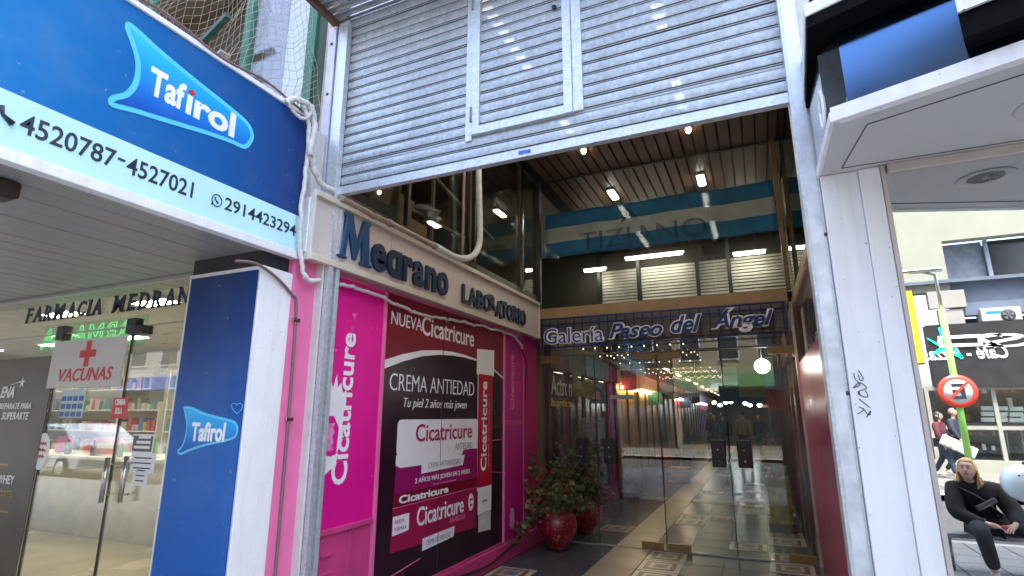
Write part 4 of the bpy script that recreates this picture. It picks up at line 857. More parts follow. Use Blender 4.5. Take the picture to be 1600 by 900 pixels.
c_ = P(1191, 572, 'y', 7.45); MB().ell(c_, (.088, .088, .088), 20, 12).build('globe', emat('globe_glow', (1, .97, .88), 6), gl_); MB().tube([c_ + Vector((0, 0, .08)), (c_.x, c_.y, 2.95)], .008).build('rod', blk, gl_)

# ------------------------------------------------------------------ right wall
XR = .455
mag = mat('magenta_panel', (.42, .006, .13), .30, 0, .15, 1.5, spec=.35)
rw = MB().box(.56, .66, 3.0, 7.4, 0, 5.3).build('wall_right', dark, kind='structure')
mp = thing('magenta_panelling', 'glossy dark magenta wall panel between the doors and the right shutter rail', 'panel', (XR, 5, 1))
for y0, y1 in ((3.01, 4.4), (4.41, 5.8), (5.81, 7.2)): MB().box(XR, .56, y0, y1, .06, 2.20).build('panel', mag, mp, .002)
MB().box(XR + .005, .56, 3.01, 7.25, .002, .06).build('skirting', steel, mp)
for y, z in ((4.75, 1.62),): MB().box(XR - .001, XR, y - .11, y + .11, z - .05, z + .07).build('worn_patch', mat('torn_white', (.35, .18, .24), .6, 0, .5, 40), mp)
fj = thing('door_jamb', 'slim bright steel jamb at the right end of the glass doors', 'jamb', (.45, GYP, 1.4)); MB().box(.43, .46, GYP - .04, GYP + .02, 0, 2.95).build('jamb', mat('rose_steel', (.6, .48, .45), .3, .8, .1), fj, .003)
ww = thing('lit_side_window', 'orange lit shop window above the magenta wall panel', 'window', (.5, 5, 2.5))
org_ = mat('orange_interior', (.60, .27, .06), .5, 0, .25, 2.2)
MB().box(.545, .56, 3.01, 7.3, 2.20, 2.86).build('backing', org_, ww)
for y in (4.6, 5.2, 6.0, 6.7): MB().bar((.53, y, 2.2), (.53, y + .12, 2.86), .03, .02).build('post', wood, ww)
MB().box(.50, .505, 3.01, 7.25, 2.21, 2.85).build('glass_pane', clear, ww)
MB().box(.515, .53, 5.05, 5.35, 2.50, 2.53).build('lamp_strip', warmM, ww)
for y0, y1, z0 in ((4.3, 4.9, 2.25), (5.4, 5.9, 2.3), (6.2, 6.7, 2.24)): MB().box(.535, .545, y0, y1, z0, z0 + .35).build('poster', mat('rust_card', (.30, .07, .02), .5, 0, .3), ww)
lw_ = thing('wood_ledge', 'warm lit wooden ledge running inward along the right wall', 'ledge', (.5, 5, 2.9)); MB().box(.455, .56, 3.01, 7.20, 2.86, 2.965).build('ledge', wood, lw_, .004); MB().box(.46, .56, 3.01, 7.2, 2.82, 2.855).build('under_moulding', mat('dark_wood', (.14, .07, .03), .5), lw_)
dg = thing('upper_side_glass', 'black glass wall above the wooden ledge on the right', 'window', (.5, 5, 4)); 
for y0, y1 in ((3.01, 4.4), (4.41, 5.8), (5.81, 7.25)): MB().box(.50, .51, y0, y1, 2.97, 5.1).build('glass_pane', glass('black_glass', (.08, .08, .08), .5), dg)
MB().bar((.47, 6.8, 3.0), (.47, 7.2, 5.1), .012, .012).build('stay_wire', brass, dg)

# ------------------------------------------------------------------ right pillar, mirroring shop window, canopy
pr_ = thing('white_pillar', 'tall white pillar with a scribbled black tag right of the shutter', 'pillar', (.5, 2.85, 0))
wl2 = mat('cool_white_paint', (.80, .81, .82), .4, 0, .04, 2, .04, 30, grime=.32, gcol=(.42, .40, .37), gscale=(6, 6, .5), spots=.06, scol=(.3, .28, .26), sscale=44)
MB().box(.370, .526, 2.86, 3.06, 0, 2.738).build('pilaster', wl2, pr_, .003)
MB().box(.527, .612, 2.845, 3.06, 0, 2.738).build('pilaster', wl2, pr_, .005)
MB().box(.613, .632, 2.84, 2.88, 0, 2.738).build('window_frame', mat('pale_gold_frame', (.50, .45, .40), .4, .2, .1), pr_, .002)
sc_pts = [(1334, 583), (1341, 592), (1336, 600), (1347, 606), (1338, 612), (1350, 618), (1337, 622), (1343, 630), (1352, 627), (1345, 637), (1357, 640), (1350, 650)]
for st_ in ([(1334, 583), (1336, 592), (1344, 601), (1333, 606)], [(1341, 578), (1349, 592), (1344, 594), (1341, 586)], [(1333, 606), (1343, 598), (1354, 606), (1341, 612), (1345, 618), (1356, 620), (1352, 610)], [(1345, 618), (1341, 611)], [(1342, 623), (1357, 635), (1359, 637)], [(1340, 647), (1350, 640), (1342, 636)], [(1350, 640), (1358, 649), (1360, 642), (1354, 652)]):
    tg = [P(u, v, 'y', 2.8585 if u < 1352 else 2.8485) for u, v in st_]
    tg = [P(u, v, 'y', 2.8585) for u, v in st_]; MB().tube(catmull(tg, 5, False), .0018, 5).build('pen_tag', inkd, pr_)
sw_ = thing('shop_window', 'mirror tinted shop window reflecting the street and a seated woman', 'window', (2, GY, 0))
MB().box(.632, 1.335, GY, GY + .008, .05, 2.70).build('glass_pane', mirror, sw_); MB().box(1.345, 4.5, GY, GY + .008, .05, 2.70).build('glass_pane', mirror, sw_)
MB().box(1.335, 1.345, GY - .001, GY + .010, .05, 2.70).build('joint', blk, sw_); MB().box(.640, 4.5, GY - .02, GY + .03, 2.70, 2.738).build('head_frame', mat('pale_gold_frame', (0, 0, 0)), sw_, .002)
MB().box(.640, 4.5, GY - .02, GY + .03, 0, .05).build('sill', steel, sw_)
MB().box(.640, 5, 3.4, 3.5, 0, 2.8).build('inner_wall', blk, sw_); MB().box(4.6, 9, 2.86, 3.0, 0, 5.3).build('side_wall', wl2, sw_)
MB().box(.37, .62, 2.945, 3.055, 2.74, 5.3).build('flashing_board', offw, pr_, .003)
ca = thing('shop_canopy', 'angled white soffit and glossy black fascia canopy over the right shop', 'canopy', (1, 2.3, 2.74))
fd = Vector((.522, -.201, 0)).normalized(); A = Vector((.37, 2.306, 0)); 
def fp(s, d=0): q = A + fd * s + Vector((-fd.y, fd.x, 0)) * d; return (q.x, q.y)   # d>0 = toward the wall
sofw = mat('soffit_white', (.52, .51, .49), .35, 0, .04, 2, .02, 20, grime=.12, gcol=(.3, .3, .28))
e = fp(5)
MB().prism([(.37, 2.306, 2.74), (.37, 2.93, 2.74), (5.2, 2.93, 2.74), (e[0], e[1], 2.74)], (0, 0, .05)).build('soffit', sofw, ca)
i0 = fp(.0, .115); i1 = fp(5, .115)
gapm = mat('gap_grey', (.08, .08, .08), .6)
MB().bar((i0[0] + .085, i0[1] - .03, 2.739), (i1[0], i1[1], 2.739), .004, .004).build('soffit_groove', gapm, ca); MB().bar((i0[0] + .085, i0[1] - .03, 2.739), (.455, 2.80, 2.739), .004, .004).build('soffit_groove', gapm, ca); MB().bar((.455, 2.80, 2.739), (5, 2.80, 2.739), .004, .004).build('soffit_groove', gapm, ca)
f0, f1_, f2, f3 = fp(-.004, -.012), fp(5, -.012), fp(5, .03), fp(.02, .03)
MB().prism([(f0[0], f0[1], 2.735), (f1_[0], f1_[1], 2.735), (f2[0], f2[1], 2.735), (f3[0], f3[1], 2.735)], (0, 0, .062)).build('front_lip', white, ca, .002)
MB().box(.358, .372, 2.30, 2.93, 2.735, 2.78).build('side_lip', white, ca, .002)
gb = mat('black_gloss', (.006, .006, .007), .16, 0, .1, 3, .10, 90, coat=1.0, spec=.6)
g0, g1, g2, g3 = fp(.055, .012), fp(5, .012), fp(5, .06), fp(.055, .06)
MB().prism([(g0[0], g0[1], 2.798), (g1[0], g1[1], 2.798), (g2[0], g2[1], 2.798), (g3[0], g3[1], 2.798)], (0, 0, .40)).build('front_panel', mat('fascia_mirror', (.085, .165, .31), .13, 1.0, .06, 3, .008, 160), ca)
MB().prism([(.362, 2.93, 2.782), (.362, 2.40, 2.782), (g0[0], g0[1] + .01, 2.782), (g0[0], g0[1] + .03, 2.782), (.40, 2.93, 2.782)], (0, 0, .62)).build('side_panel', gb, ca)
h0, h1, h2, h3 = fp(-.02, -.10), fp(5, -.10), fp(5, .3), fp(-.02, .3)
ZT = 3.125
MB().prism([(h0[0], h0[1], ZT), (h1[0], h1[1], ZT), (h2[0], h2[1], ZT), (.355, 2.93, ZT)], (0, 0, .05)).build('upper_overhang', mat('matte_black', (.004, .004, .0045), .9, spec=.1), ca)
MB().prism([(h0[0] - .004, h0[1] - .006, ZT + .05), (h1[0], h1[1] - .006, ZT + .05), (h2[0], h2[1], ZT + .05), (.349, 2.94, ZT + .05)], (0, 0, .055)).build('upper_trim', white, ca, .003)
MB().box(.349, .358, 2.30, 2.90, 2.80, 2.815).build('side_trim', white, ca) if False else None
MB().tube([(.358, 2.44 + .045 * math.cos(t * .4), 2.87 + .085 * math.sin(t * .4)) for t in range(17)], .009, 6).build('raised_letter', white, ca)
# raised block letter of the fascia
q0 = P(1505, 60, 'y', 1.86); 
def fpl(u, v, d):    # sight line cut with the plane of the fascia moved d toward the street
    n = Vector((fd.y, -fd.x, 0)); o = Vector((0, 0, CAM_H)); r = P(u, v, 'y', 1.0) - o; p0 = A + n * d
    return o + r * ((p0 - o).dot(n) / r.dot(n))
a = fpl(1505, 60, .08); nrm = Vector((fd.y, -fd.x, 0))
pts = [a, a + fd * .5, a + fd * .5 + Vector((0, 0, .35)), a + Vector((0, 0, .35))]
MB().prism([p - nrm * .09 for p in pts], nrm * .09).build('block_letter', mat('matte_black', (0, 0, 0)), ca)
a2 = fpl(1497, 22, .085); MB().prism([a2, a2 + fd * .52, a2 + fd * .52 + Vector((0, 0, .3)), a2 + Vector((0, 0, .3))], nrm * .012).build('letter_face', white, ca)
dl = thing('downlight', 'round recessed downlight in the soffit of the right canopy', 'lamp', (1.113, 2.494, 2.74))
MB().lathe([(.075, 0), (.115, -.006), (.12, 0)], (1.113, 2.494, 2.7395), 32).build('trim_ring', sofw, dl); MB().lathe([(0, -.001), (.075, -.001)], (1.113, 2.494, 2.7395), 24).build('lens', mat('lamp_lens', (.25, .25, .24), .25, 0, .3, 30), dl)
dl2 = copy_tree(dl); dl2.location = (.98, 2.30, 2.74) ; dl2.location = (fp(.82, .34)[0] + .35, fp(.82, .34)[1] - .05, 2.74); dl2['label'] = 'second round downlight at the right edge of the view in the same soffit'

# ------------------------------------------------------------------ flower pot with its plant
pot = thing('flower_pot', 'round glossy red pot flecked with gold at the foot of the pink wall', 'pot', (-2.44, 6.84, 0))
potm = mat('red_glaze', (.22, .005, .02), .36, 0, .25, 4, .15, 30, coat=.25, spots=.55, scol=(.55, .30, .08), sscale=38)
pc = (-2.44, 6.84, .005)
MB().lathe([(.085, 0), (.10, .01), (.125, .05), (.19, .14), (.225, .23), (.228, .29), (.205, .37), (.16, .43), (.135, .455), (.14, .47), (.155, .475), (.15, .485), (.13, .482), (.12, .46), (.12, .42)], pc, 40).build('pot_body', potm, pot)
MB().lathe([(0, .43), (.125, .43)], pc, 24).build('soil', mat('soil', (.03, .02, .012), .95, 0, .3, 40, .5), pot)
plt = thing('potted_plant', 'bushy variegated shrub in the red pot beside the glass doors', 'plant', (-2.44, 6.84, .43))
stem = mat('twig', (.10, .055, .03), .8, 0, .2, 30)
leafs = [mat('leaf_green', (.045, .085, .022), .55, 0, .3, 12), mat('leaf_olive', (.10, .105, .035), .55, 0, .3, 12), mat('leaf_cream', (.22, .20, .09), .55, 0, .2, 12), mat('leaf_red', (.22, .035, .02), .55, 0, .3, 12)]
rnd = random.Random(3); lb = MB(); tips = []
for k in range(33):
    a = rnd.uniform(0, 6.28); el = rnd.uniform(.15, 1.35); L = rnd.uniform(.30, .85) * (1.08 if el > 1 else .66)
    p = Vector((-2.44 + rnd.uniform(-.06, .06), 6.84 + rnd.uniform(-.06, .06), .44)); d = Vector((math.cos(a) * math.cos(el), math.sin(a) * math.cos(el), math.sin(el))); pts = [p]
    for j in range(7):
        d = (d + Vector((rnd.gauss(0, .12), rnd.gauss(0, .12), rnd.gauss(-.03, .10)))).normalized(); p = p + d * L / 7
        p.x = max(-2.80, p.x); p.y = min(p.y, 7.26); pts.append(p)
    MB().tube(pts, [.006 - .0006 * j for j in range(8)], 5).build('twig', stem, plt)
    tips.append(pts)
for q in range(3):
    p = Vector((-2.5, 6.75 - q * .03, .52)); pts = [p]; d = Vector((-.35, -.9, .1)).normalized()
    for j in range(8): d = (d + Vector((rnd.gauss(0, .05), rnd.gauss(0, .05), -.16 + (.10 if j > 4 else 0)))).normalized(); p = p + d * .075; p.x = max(-2.78, p.x); pts.append(p)
    MB().tube(pts, .004, 5).build('twig', stem, plt); tips.append(pts)
for pts in tips:
    for j in range(2, len(pts)):
        for r in range(7):
            c = pts[j] + Vector([rnd.gauss(0, .05) for _ in range(3)]); c.x = max(c.x, -2.815); c.y = min(c.y, 7.28)
            n_ = Vector([rnd.gauss(0, 1) for _ in range(3)]).normalized(); t_ = n_.orthogonal().normalized(); s_ = n_.cross(t_); sz = rnd.uniform(.020, .046)
            mi = rnd.choices((0, 1, 2, 3), (4, 3, 1.3, 2.2 if c.x < -2.55 else .7))[0]
            vv = [lb.bm.verts.new(c + (t_ * math.cos(w_) + s_ * math.sin(w_)) * sz * rr + n_ * (.006 if rr < .8 else -.004)) for w_, rr in ((0, 1.25), (.7, .6), (1.25, 1), (1.9, .5), (3.14, .7), (4.38, .5), (5.03, 1), (5.58, .6))]
            lb._f(vv, mi)
lb.build('foliage', leafs, plt, kind='stuff')
pot['label'] = 'round red pot flecked with gold, nearer the street, at the foot of the pink wall'; plt['label'] = 'bushy variegated shrub in the nearer red pot beside the pink wall'
for o_ in kids(pot): o_.data.transform(Matrix.Translation(Vector((0, 0, .005)))); o_.scale = (1.08, 1.08, 1.05)
pot2 = copy_tree(pot); pot2.location += Vector((.03, 1.08, 0)); pot2['label'] = 'red pot flecked with gold standing behind the left glass door'
plt2 = copy_tree(plt); plt2.location += Vector((.03, 1.08, 0)); plt2.scale = (1, 1, .9); plt2.rotation_euler = (0, 0, .0); plt2['label'] = 'shrub in the red pot behind the left glass door'

# ------------------------------------------------------------------ upper floor window of the pharmacy with its bird net
YU = 3.0
uw = thing('green_window', 'green framed upper window above the pharmacy canopy with a half open sash', 'window', (-4, YU, 3.9))
def ub_(x0, x1, y0, y1, z0, z1, m, n_, **k): return MB().box(x0, x1, y0, y1, z0, z1).build(n_, m, uw, **k)
ub_(-4.055, -3.965, YU - .03, YU + .03, 3.7, 6.6, greenp, 'post'); ub_(-3.235, -3.14, YU - .04, YU + .03, 3.7, 6.6, greenp, 'post'); ub_(-5.60, -5.53, YU - .03, YU + .03, 3.7, 6.6, greenp, 'post')
ub_(-3.135, -2.99, YU - .02, YU + .06, 3.7, 6.6, dgreen, 'frame_board'); ub_(-2.99, -2.955, YU - .06, YU + .02, 3.5, 6.6, mat('flaking_beige', (.45, .36, .24), .7, 0, .2, 20, .2, 60, grime=.5, gcol=(.1, .08, .05)), 'trim_strip')
ub_(-3.96, -3.24, YU, YU + .01, 3.7, 6.6, glass('pale_glass', (.97, .98, .98), 1., .04), 'glass_pane')
ub_(-3.96, -3.70, YU + .15, YU + .16, 3.7, 6.6, mat('violet_curtain', (.22, .19, .24), .8, 0, .12, 5), 'curtain'); ub_(-3.70, -3.22, YU + .16, YU + .17, 4.12, 6.6, mat('facade_reflection', (.60, .60, .48), .8, 0, .05, 5), 'curtain')  # cream sheet stands in for the opposite facade mirrored in the pane
ub_(-3.96, -3.24, YU + .18, YU + .19, 3.7, 6.6, mat('sky_reflection', (.50, .62, .76), .6, 0, .05, 3), 'reflection_sheet')  # pale blue sheet stands in for sky mirrored in the pane
MB().bar((-5.5, YU - .02, 4.62), (-3.98, YU - .25, 5.05), .05, .05).build('open_sash_bar', dgreen, uw); MB().bar((-5.4, YU - .02, 4.32), (-4.02, YU - .2, 4.72), .09, .02).build('open_sash_glass', mat('grimy_pane', (.34, .32, .26), .3, 0, .3), uw)
MB().bar((-4.72, YU - .02, 3.7), (-4.72, YU - .02, 4.45), .05, .05).build('short_post', greenp, uw)
ub_(-9, -3.97, YU + .8, YU + .85, 3.6, 6.6, mat('brown_gloom', (.075, .055, .035), .8, 0, .3, 2), 'room_back'); ub_(-9, -3.2, YU + .2, YU + .8, 6.55, 6.6, drk, 'room_top'); ub_(-3.2, -3.15, YU + .06, YU + .8, 3.6, 6.6, drk, 'room_side')
MB().bar((-6.4, YU + .3, 5.9), (-4.1, YU + .1, 4.7), .10, .06).build('brace', mat('brown_beam', (.10, .07, .045), .8, 0, .2), uw)
net = thing('bird_net', 'slack pale bird net hanging over the green framed window', 'net', (-4, 2.85, 3.75))
nb = MB(); NU, NV = 46, 40
def npnt(i, j):
    x = -6.6 + 3.62 * i / NU; t = j / NV; z = 3.73 + 2.9 * t
    sag = .18 * math.sin(i * .55 + 1.2 * t) * math.sin(math.pi * min(1, t * 1.1)) + .10 * math.sin(i * 1.3 + 4 * t)
    return Vector((x + .10 * math.sin(t * 9 + i * .3), 2.80 - .05 * math.sin(i * .4) + .05 * t + .02 * math.sin(j), z + .10 * sag * 2))
for i in range(NU + 1): nb.tube([npnt(i, j) for j in range(0, NV + 1, 2)], .0021, 3, close=False)
for j in range(NV + 1): nb.tube([npnt(i, j) for i in range(0, NU + 1, 2)], .0021, 3, close=False)
nb.build('mesh', mat('net_cord', (.42, .36, .28), .8), net, kind='stuff')
ec = [(-2.80, y, 3.745 + .02 * math.sin(y * 9) * (1 if y > .9 else 0)) for y in [.2 + .15 * k for k in range(17)]]
MB().tube(catmull([Vector(p) for p in ec], 4, False), .009, 6).build('edge_rope', conduit, net)
MB().box(-9, -2.96, 2.92, 2.96, 3.65, 3.72).build('net_sill', offw, net)

# ------------------------------------------------------------------ the corridor behind the doors
CX0, CX1 = -2.83, .45
cw = MB().box(-2.95, CX0, 7.35, 42, 0, 2.95).build('corridor_wall_left', mat('corridor_wall', (.12, .10, .08), .6, 0, .15), kind='structure')
cw2 = MB().box(CX1, .57, 7.35, 42, 0, 2.95).build('corridor_wall_right', mat('corridor_wall', (0, 0, 0)), kind='structure')
cc = MB().box(-2.95, .57, 11.5, 42, 2.9, 2.98).build('corridor_ceiling', mat('corridor_ceiling', (.26, .26, .14), .5, 0, .3, 4), kind='structure')
MB().box(-2.95, .57, 40, 40.1, 0, 2.95).build('corridor_end', drk, kind='structure')
for i in range(10):
    for s_, x in (('left', -2.3), ('right', -.1)):
        y = 12.5 + i * 2.6; l = thing('corridor_lamp', 'small lit corridor ceiling strip, %s row, number %d counting inward from the doors' % (s_, i + 1), 'lamp', (x, y, 2.9), group='strip lamps along the corridor ceiling')
        MB().box(x - .05, x + .05, y, y + .9, 2.87, 2.899).build('housing', white, l); MB().box(x - .035, x + .035, y + .03, y + .87, 2.862, 2.87).build('tube', emat('corridor_tube', (1, .90, .62), 1.6), l)
shops = [(7.5, 9.2, (.02, .02, .025), 'dark glass shop with white and yellow lettering', 'near left'), (9.3, 10.9, (.03, .09, .13), 'shopfront with blue panels', 'left'), (11.0, 11.5, (.14, .01, .03), 'narrow red shop board', 'left'), (11.6, 13.9, (.45, .24, .03), 'yellow lit shopfront', 'left'), (14.0, 16.8, (.45, .25, .10), 'wood brown shopfront', 'left'), (17, 20, (.16, .18, .12), 'grey green shopfront', 'left'), (20.2, 23, (.35, .012, .02), 'deep red shopfront', 'left'), (23.2, 27, (.3, .26, .12), 'pale shopfront', 'left'), (27.2, 33, (.1, .08, .2), 'violet shopfront', 'left'), (33.2, 39.5, (.2, .16, .1), 'tan shopfront', 'left')]
for k, (y0, y1, c, la, side) in enumerate(shops):
    s_ = thing('corridor_shop', 'corridor %s on the left side, %s metres in' % (la, ('just', 'two', 'three', 'four', 'seven', 'ten', 'thirteen', 'sixteen', 'twenty', 'twenty six')[k]), 'shopfront', (CX0, y0, 0))
    m_ = mat('shop_colour_%s' % 'abcdefghij'[k], c, .35, 0, .35, 1.5)
    MB().box(CX0, CX0 + .03, y0, y1, .35, 2.25).build('front_board', m_, s_)
    MB().box(CX0, CX0 + .06, y0, y1, 0, .33).build('plinth', mat('shop_plinth', (.05, .07, .09), .4), s_); MB().box(CX0, CX0 + .10, y0, y1, 2.28, 2.62).build('shop_sign', mat('shop_sign_%s' % 'abcdefghij'[k], tuple(min(1, v * 1.8 + .03) for v in c), .4, 0, .2), s_)
    nn_ = max(1, int((y1 - y0) / .8))
    for q in range(nn_ + 1): y = y0 + (y1 - y0) * q / nn_; MB().box(CX0 + .03, CX0 + .07, y - .025, y + .025, .33, 2.28).build('mullion', brownf, s_)
    if k < 2: MB().box(CX0 + .05, CX0 + .055, y0 + .03, y1 - .03, .35, 2.25).build('glass_pane', clear, s_)
    if k == 0:
        wtext('Actron', 7.62, 1.90, .95, .30, pw, parent=s_, d=.06, off=-.005); wtext('Ibuprofeno', 7.60, 1.70, .98, .16, mat('yellow_print', (.6, .42, .02), .4), parent=s_, d=.06, off=.02)
    if k == 1: wtext('Actron', 9.5, 1.9, .8, .22, plight, parent=s_, d=.06)
    if k in (3, 4, 6, 8): MB().box(CX0 + .10, CX0 + .12, y0 + .3, y1 - .3, 2.18, 2.24).build('sign_light', warmM, s_)
for k, (y0, y1, c) in enumerate(((7.5, 9.6, (.10, .02, .05)), (9.7, 12, (.06, .06, .06)), (12.1, 15, (.22, .16, .06)), (15.1, 19, (.05, .06, .07)), (19.1, 24, (.25, .02, .02)), (24.1, 30, (.1, .12, .1)), (30.1, 39, (.2, .15, .08)))):
    s_ = thing('corridor_shop', 'corridor shopfront on the right side, %s' % ('behind the magenta panel', 'with grey boards', 'with mustard boards', 'with slate boards', 'with red boards', 'with grey green boards', 'with tan boards at the far end')[k], 'shopfront', (CX1, y0, 0))
    m_ = mat('shop_tone_%s' % 'abcdefg'[k], c, .25, 0, .35, 1.5); MB().box(CX1 - .03, CX1, y0, y1, .3, 2.3).build('front_board', m_, s_); MB().box(CX1 - .09, CX1, y0, y1, 2.32, 2.62).build('shop_sign', mat('shop_tone_%s' % 'cabdgfe'[k], c), s_)
    nn_ = max(1, int((y1 - y0) / .7))
    for q in range(nn_ + 1): y = y0 + (y1 - y0) * q / nn_; MB().box(CX1 - .06, CX1 - .03, y - .02, y + .02, 0, 2.3).build('mullion', brownf, s_)
def hang(name, la, cat, x0, x1, y, z0, z1, m, **k):
    t_ = thing(name, la, cat, ((x0 + x1) / 2, y, z0), **k); MB().box(x0, x1, y, y + .03, z0, z1).build('board', m, t_, .004); 
    for x in (x0 + .05, x1 - .05): MB().tube([(x, y + .015, z1), (x, y + .015, 2.9)], .006, 6).build('hanger', steel, t_)
    return t_
hang('hanging_sign', 'teal blue hanging sign deep in the corridor', 'sign', -1.25, .2, 20, 2.05, 2.62, mat('teal_board', (.01, .10, .18), .5))
hang('hanging_sign', 'red hanging box sign on the right of the corridor', 'sign', .12, .40, 10.8, 1.68, 2.08, mat('red_board', (.30, .012, .008), .5))
hang('hanging_sign', 'small white double banner hanging on the left behind the doors', 'sign', -2.35, -1.95, 9.4, 1.88, 1.95, mat('pale_board', (.40, .44, .48), .5))
hang('hanging_sign', 'small white banner hanging near the middle door', 'sign', -1.55, -1.05, 11.2, 1.96, 2.03, mat('pale_board', (.4, .4, .4)))
yg = thing('yellow_header', 'yellow green painted header panel over the corridor mouth', 'panel', (-.3, 11.45, 2.4)); ygm = mat('yellow_green', (.16, .16, .03), .5, 0, .2, 3)
MB().box(-2.83, .45, 11.42, 11.5, 2.55, 2.90).build('panel', ygm, yg); MB().box(-.35, .45, 11.3, 11.42, 1.95, 2.9).build('side_panel', ygm, yg)
for i in range(8):
    l = thing('far_lamp', 'bright cool lamp at the far end of the corridor', 'lamp', (-2.4 + .28 * (i % 8), 34 + (i % 3), 2.4), group='bright lamps at the far end of the corridor')
    x = -2.2 + .30 * (i % 8) + random.uniform(-.1, .1); z = 2.15 + random.uniform(-.08, .25); y = 30 + 3 * (i // 8); MB().ell((x, y, z), (.10, .10, .07), 10, 6).build('bulb', emat('cool_lamp', (.85, .95, 1), 8), l)
# kerbstone of boxes / basket in the corridor
bk = thing('wicker_basket', 'round woven basket on the floor beyond the middle door', 'basket', (-1.95, 14.6, 0))
for k in range(9): MB().lathe([(.20 + .006 * k, .04 * k), (.215 + .006 * k, .04 * k + .02), (.20 + .006 * k, .04 * k + .04)], (-1.95, 14.6, .01), 20).build('woven_ring', mat('wicker', (.36, .20, .12), .7, 0, .2, 30), bk)

# clutter hung along the corridor walls
bc_ = [(.5, .35, .02), (.02, .10, .30), (.45, .02, .02), (.35, .35, .33), (.02, .22, .10), (.40, .12, .30), (.30, .18, .08)]
cn_ = ['yellow', 'blue', 'red', 'pale grey', 'green', 'pink', 'brown']
for k in range(14):
    side = k % 2; y = 8.6 + k * 1.7; c = k % 7; z = 1.9 + .12 * ((k * 5) % 4); x0, x1 = ((CX0 + .03, CX0 + .42) if side == 0 else (CX1 - .36, CX1 - .09))
    t_ = thing('blade_sign', '%s blade sign on the %s corridor wall, %s from the doors' % (cn_[c], 'left' if side == 0 else 'right', ('first', 'second', 'third', 'fourth', 'fifth', 'sixth', 'seventh')[k // 2]), 'sign', (x0, y, z), group='small signs sticking out along the corridor')
    MB().box(x0, x1, y, y + .04, z, z + .24 + .1 * (k % 3)).build('board', mat('blade_%d' % c, tuple(v * .45 for v in bc_[c]), .4, 0, .5, 14), t_, .006); MB().box(x0 - .02 if side == 0 else x1 - .02, x0 + .04 if side == 0 else x1 + .03, y + .01, y + .03, z + .26, z + .30).build('bracket', brownf, t_)
for k in range(9):
    y = 9.0 + k * 2.3; side = (k + 1) % 2; x = CX0 + .33 if side == 0 else CX1 - .30
    t_ = thing('display_stand', '%s low display stand by the %s corridor wall, number %d from the doors' % (cn_[(k * 3) % 7], 'left' if side == 0 else 'right', k + 1), 'stand', (x, y, 0), group='low display stands along the corridor')
    MB().box(x - .20, x + .16, y, y + .5, .01, .12).build('base', brownf, t_, .005); MB().box(x - .17, x + .13, y + .04, y + .46, .12, .75 + .1 * (k % 3)).build('display_body', mat('blade_%d' % ((k * 3) % 7), (0, 0, 0)), t_, .01)
    for q in range(4): MB().box(x - .15 + .07 * q, x - .10 + .07 * q, y + .1, y + .3, .751 + .1 * (k % 3), .86 + .1 * (k % 3) + .03 * (q % 2)).build('goods', mat('blade_%d' % ((k + q) % 7), (0, 0, 0)), t_)
fs = thing('fairy_lights', 'strings of tiny warm lights fanning over the left of the corridor ceiling', 'lights', (-1.6, 12, 2.7)); fb2 = MB(); fw2 = MB()
for k in range(9):
    xa = -2.6 + k * .2; pts = [Vector((xa + (.9 - xa * .12 - .9) * t * .4, 8.2 + t * 9, 2.82 - .12 * math.sin(math.pi * ((t * 4) % 1)) - .05)) for t in [i / 36 for i in range(37)]]
    fw2.tube(pts, .003, 3, close=False)
    for p in pts[::2]: fb2.ell(p - Vector((0, 0, .012)), (.011, .011, .014), 5, 4)
fw2.build('strings', blk, fs, kind='stuff'); fb2.build('bulbs', emat('fairy_glow', (1, .8, .45), .45), fs, kind='stuff')
# ------------------------------------------------------------------ across the street (seen in the mirroring window)
YV = 20.5; FY = 2 * GY - YV           # facade plane across the street
creamw = mat('cream_facade', (.25, .26, .215), .8, 0, .05, 1.2, .1, 20, grime=.2, gcol=(.4, .42, .34), gscale=(1, 1, .4))
bw = mat('blue_grey_wall', (.10, .13, .19), .7, 0, .2, 1.5, .1, 20, grime=.3, gcol=(.05, .06, .08), gscale=(1, 1, 1))
ob_ = thing('cream_building', 'cream building across the street with a dark bar sign and long window opening', 'building', (7, FY, 0))
a = V(1470, 380, YV); c = V(1600, 345, YV); s0 = V(1482, 442, YV); l0 = V(1440, 455, YV)
WXa = a.x + .02; zt = V(1470, 377, YV).z; zs = V(1500, 440, YV).z; ZL = V(1440, 458, YV).z
MB().box(V(1400, 400, YV).x - 1.0, WXa, FY - .4, FY, ZL, 11.2).box(WXa, 13.5, FY - .4, FY, zt, 11.2).box(WXa, 13.5, FY - .45, FY - .10, zs - 1.05, zs).build('wall', [creamw], ob_)
MB().box(WXa, 13.5, FY - .10, FY - .06, zs - 1.05, zs).build('spandrel', bw, ob_)
MB().box(l0.x - 1.5, 13.5, FY - .05, FY + .16, zs - .03, zs + .07).build('ledge', bw, ob_)
MB().box(WXa, 13.5, FY - 1.2, FY - 1.1, zs, zt).build('recess_wall', bw, ob_); 
for x in (WXa + 1.15, WXa + 3.4, WXa + 5): MB().box(x, x + .10, FY - .5, FY - .4, zs, zt).build('window_post', mat('blue_steel', (.25, .30, .38), .5), ob_)
MB().box(WXa + 1.3, 13.4, FY - .6, FY - .58, zs, zt).build('window_pane', mat('dark_pane', (.03, .03, .035), .15), ob_)
MB().box(WXa, WXa + 1.15, FY - .6, FY - .58, zs, zt).build('window_pane', mat('dusty_pane', (.18, .22, .28), .3, 0, .2), ob_)
zb = V(1500, 507, YV).z; z2 = V(1480, 483, YV).z
MB().box(l0.x + .1, WXa + .3, FY - .1, FY + .10, z2 + .02, ZL).build('stone_block', mat('pale_block', (.27, .265, .25), .7, 0, .06, 3), ob_, .01); MB().box(l0.x + .3, WXa + .2, FY - .1, FY + .06, zb, z2 - .02).build('stone_block', mat('pale_block', (0, 0, 0)), ob_, .01)
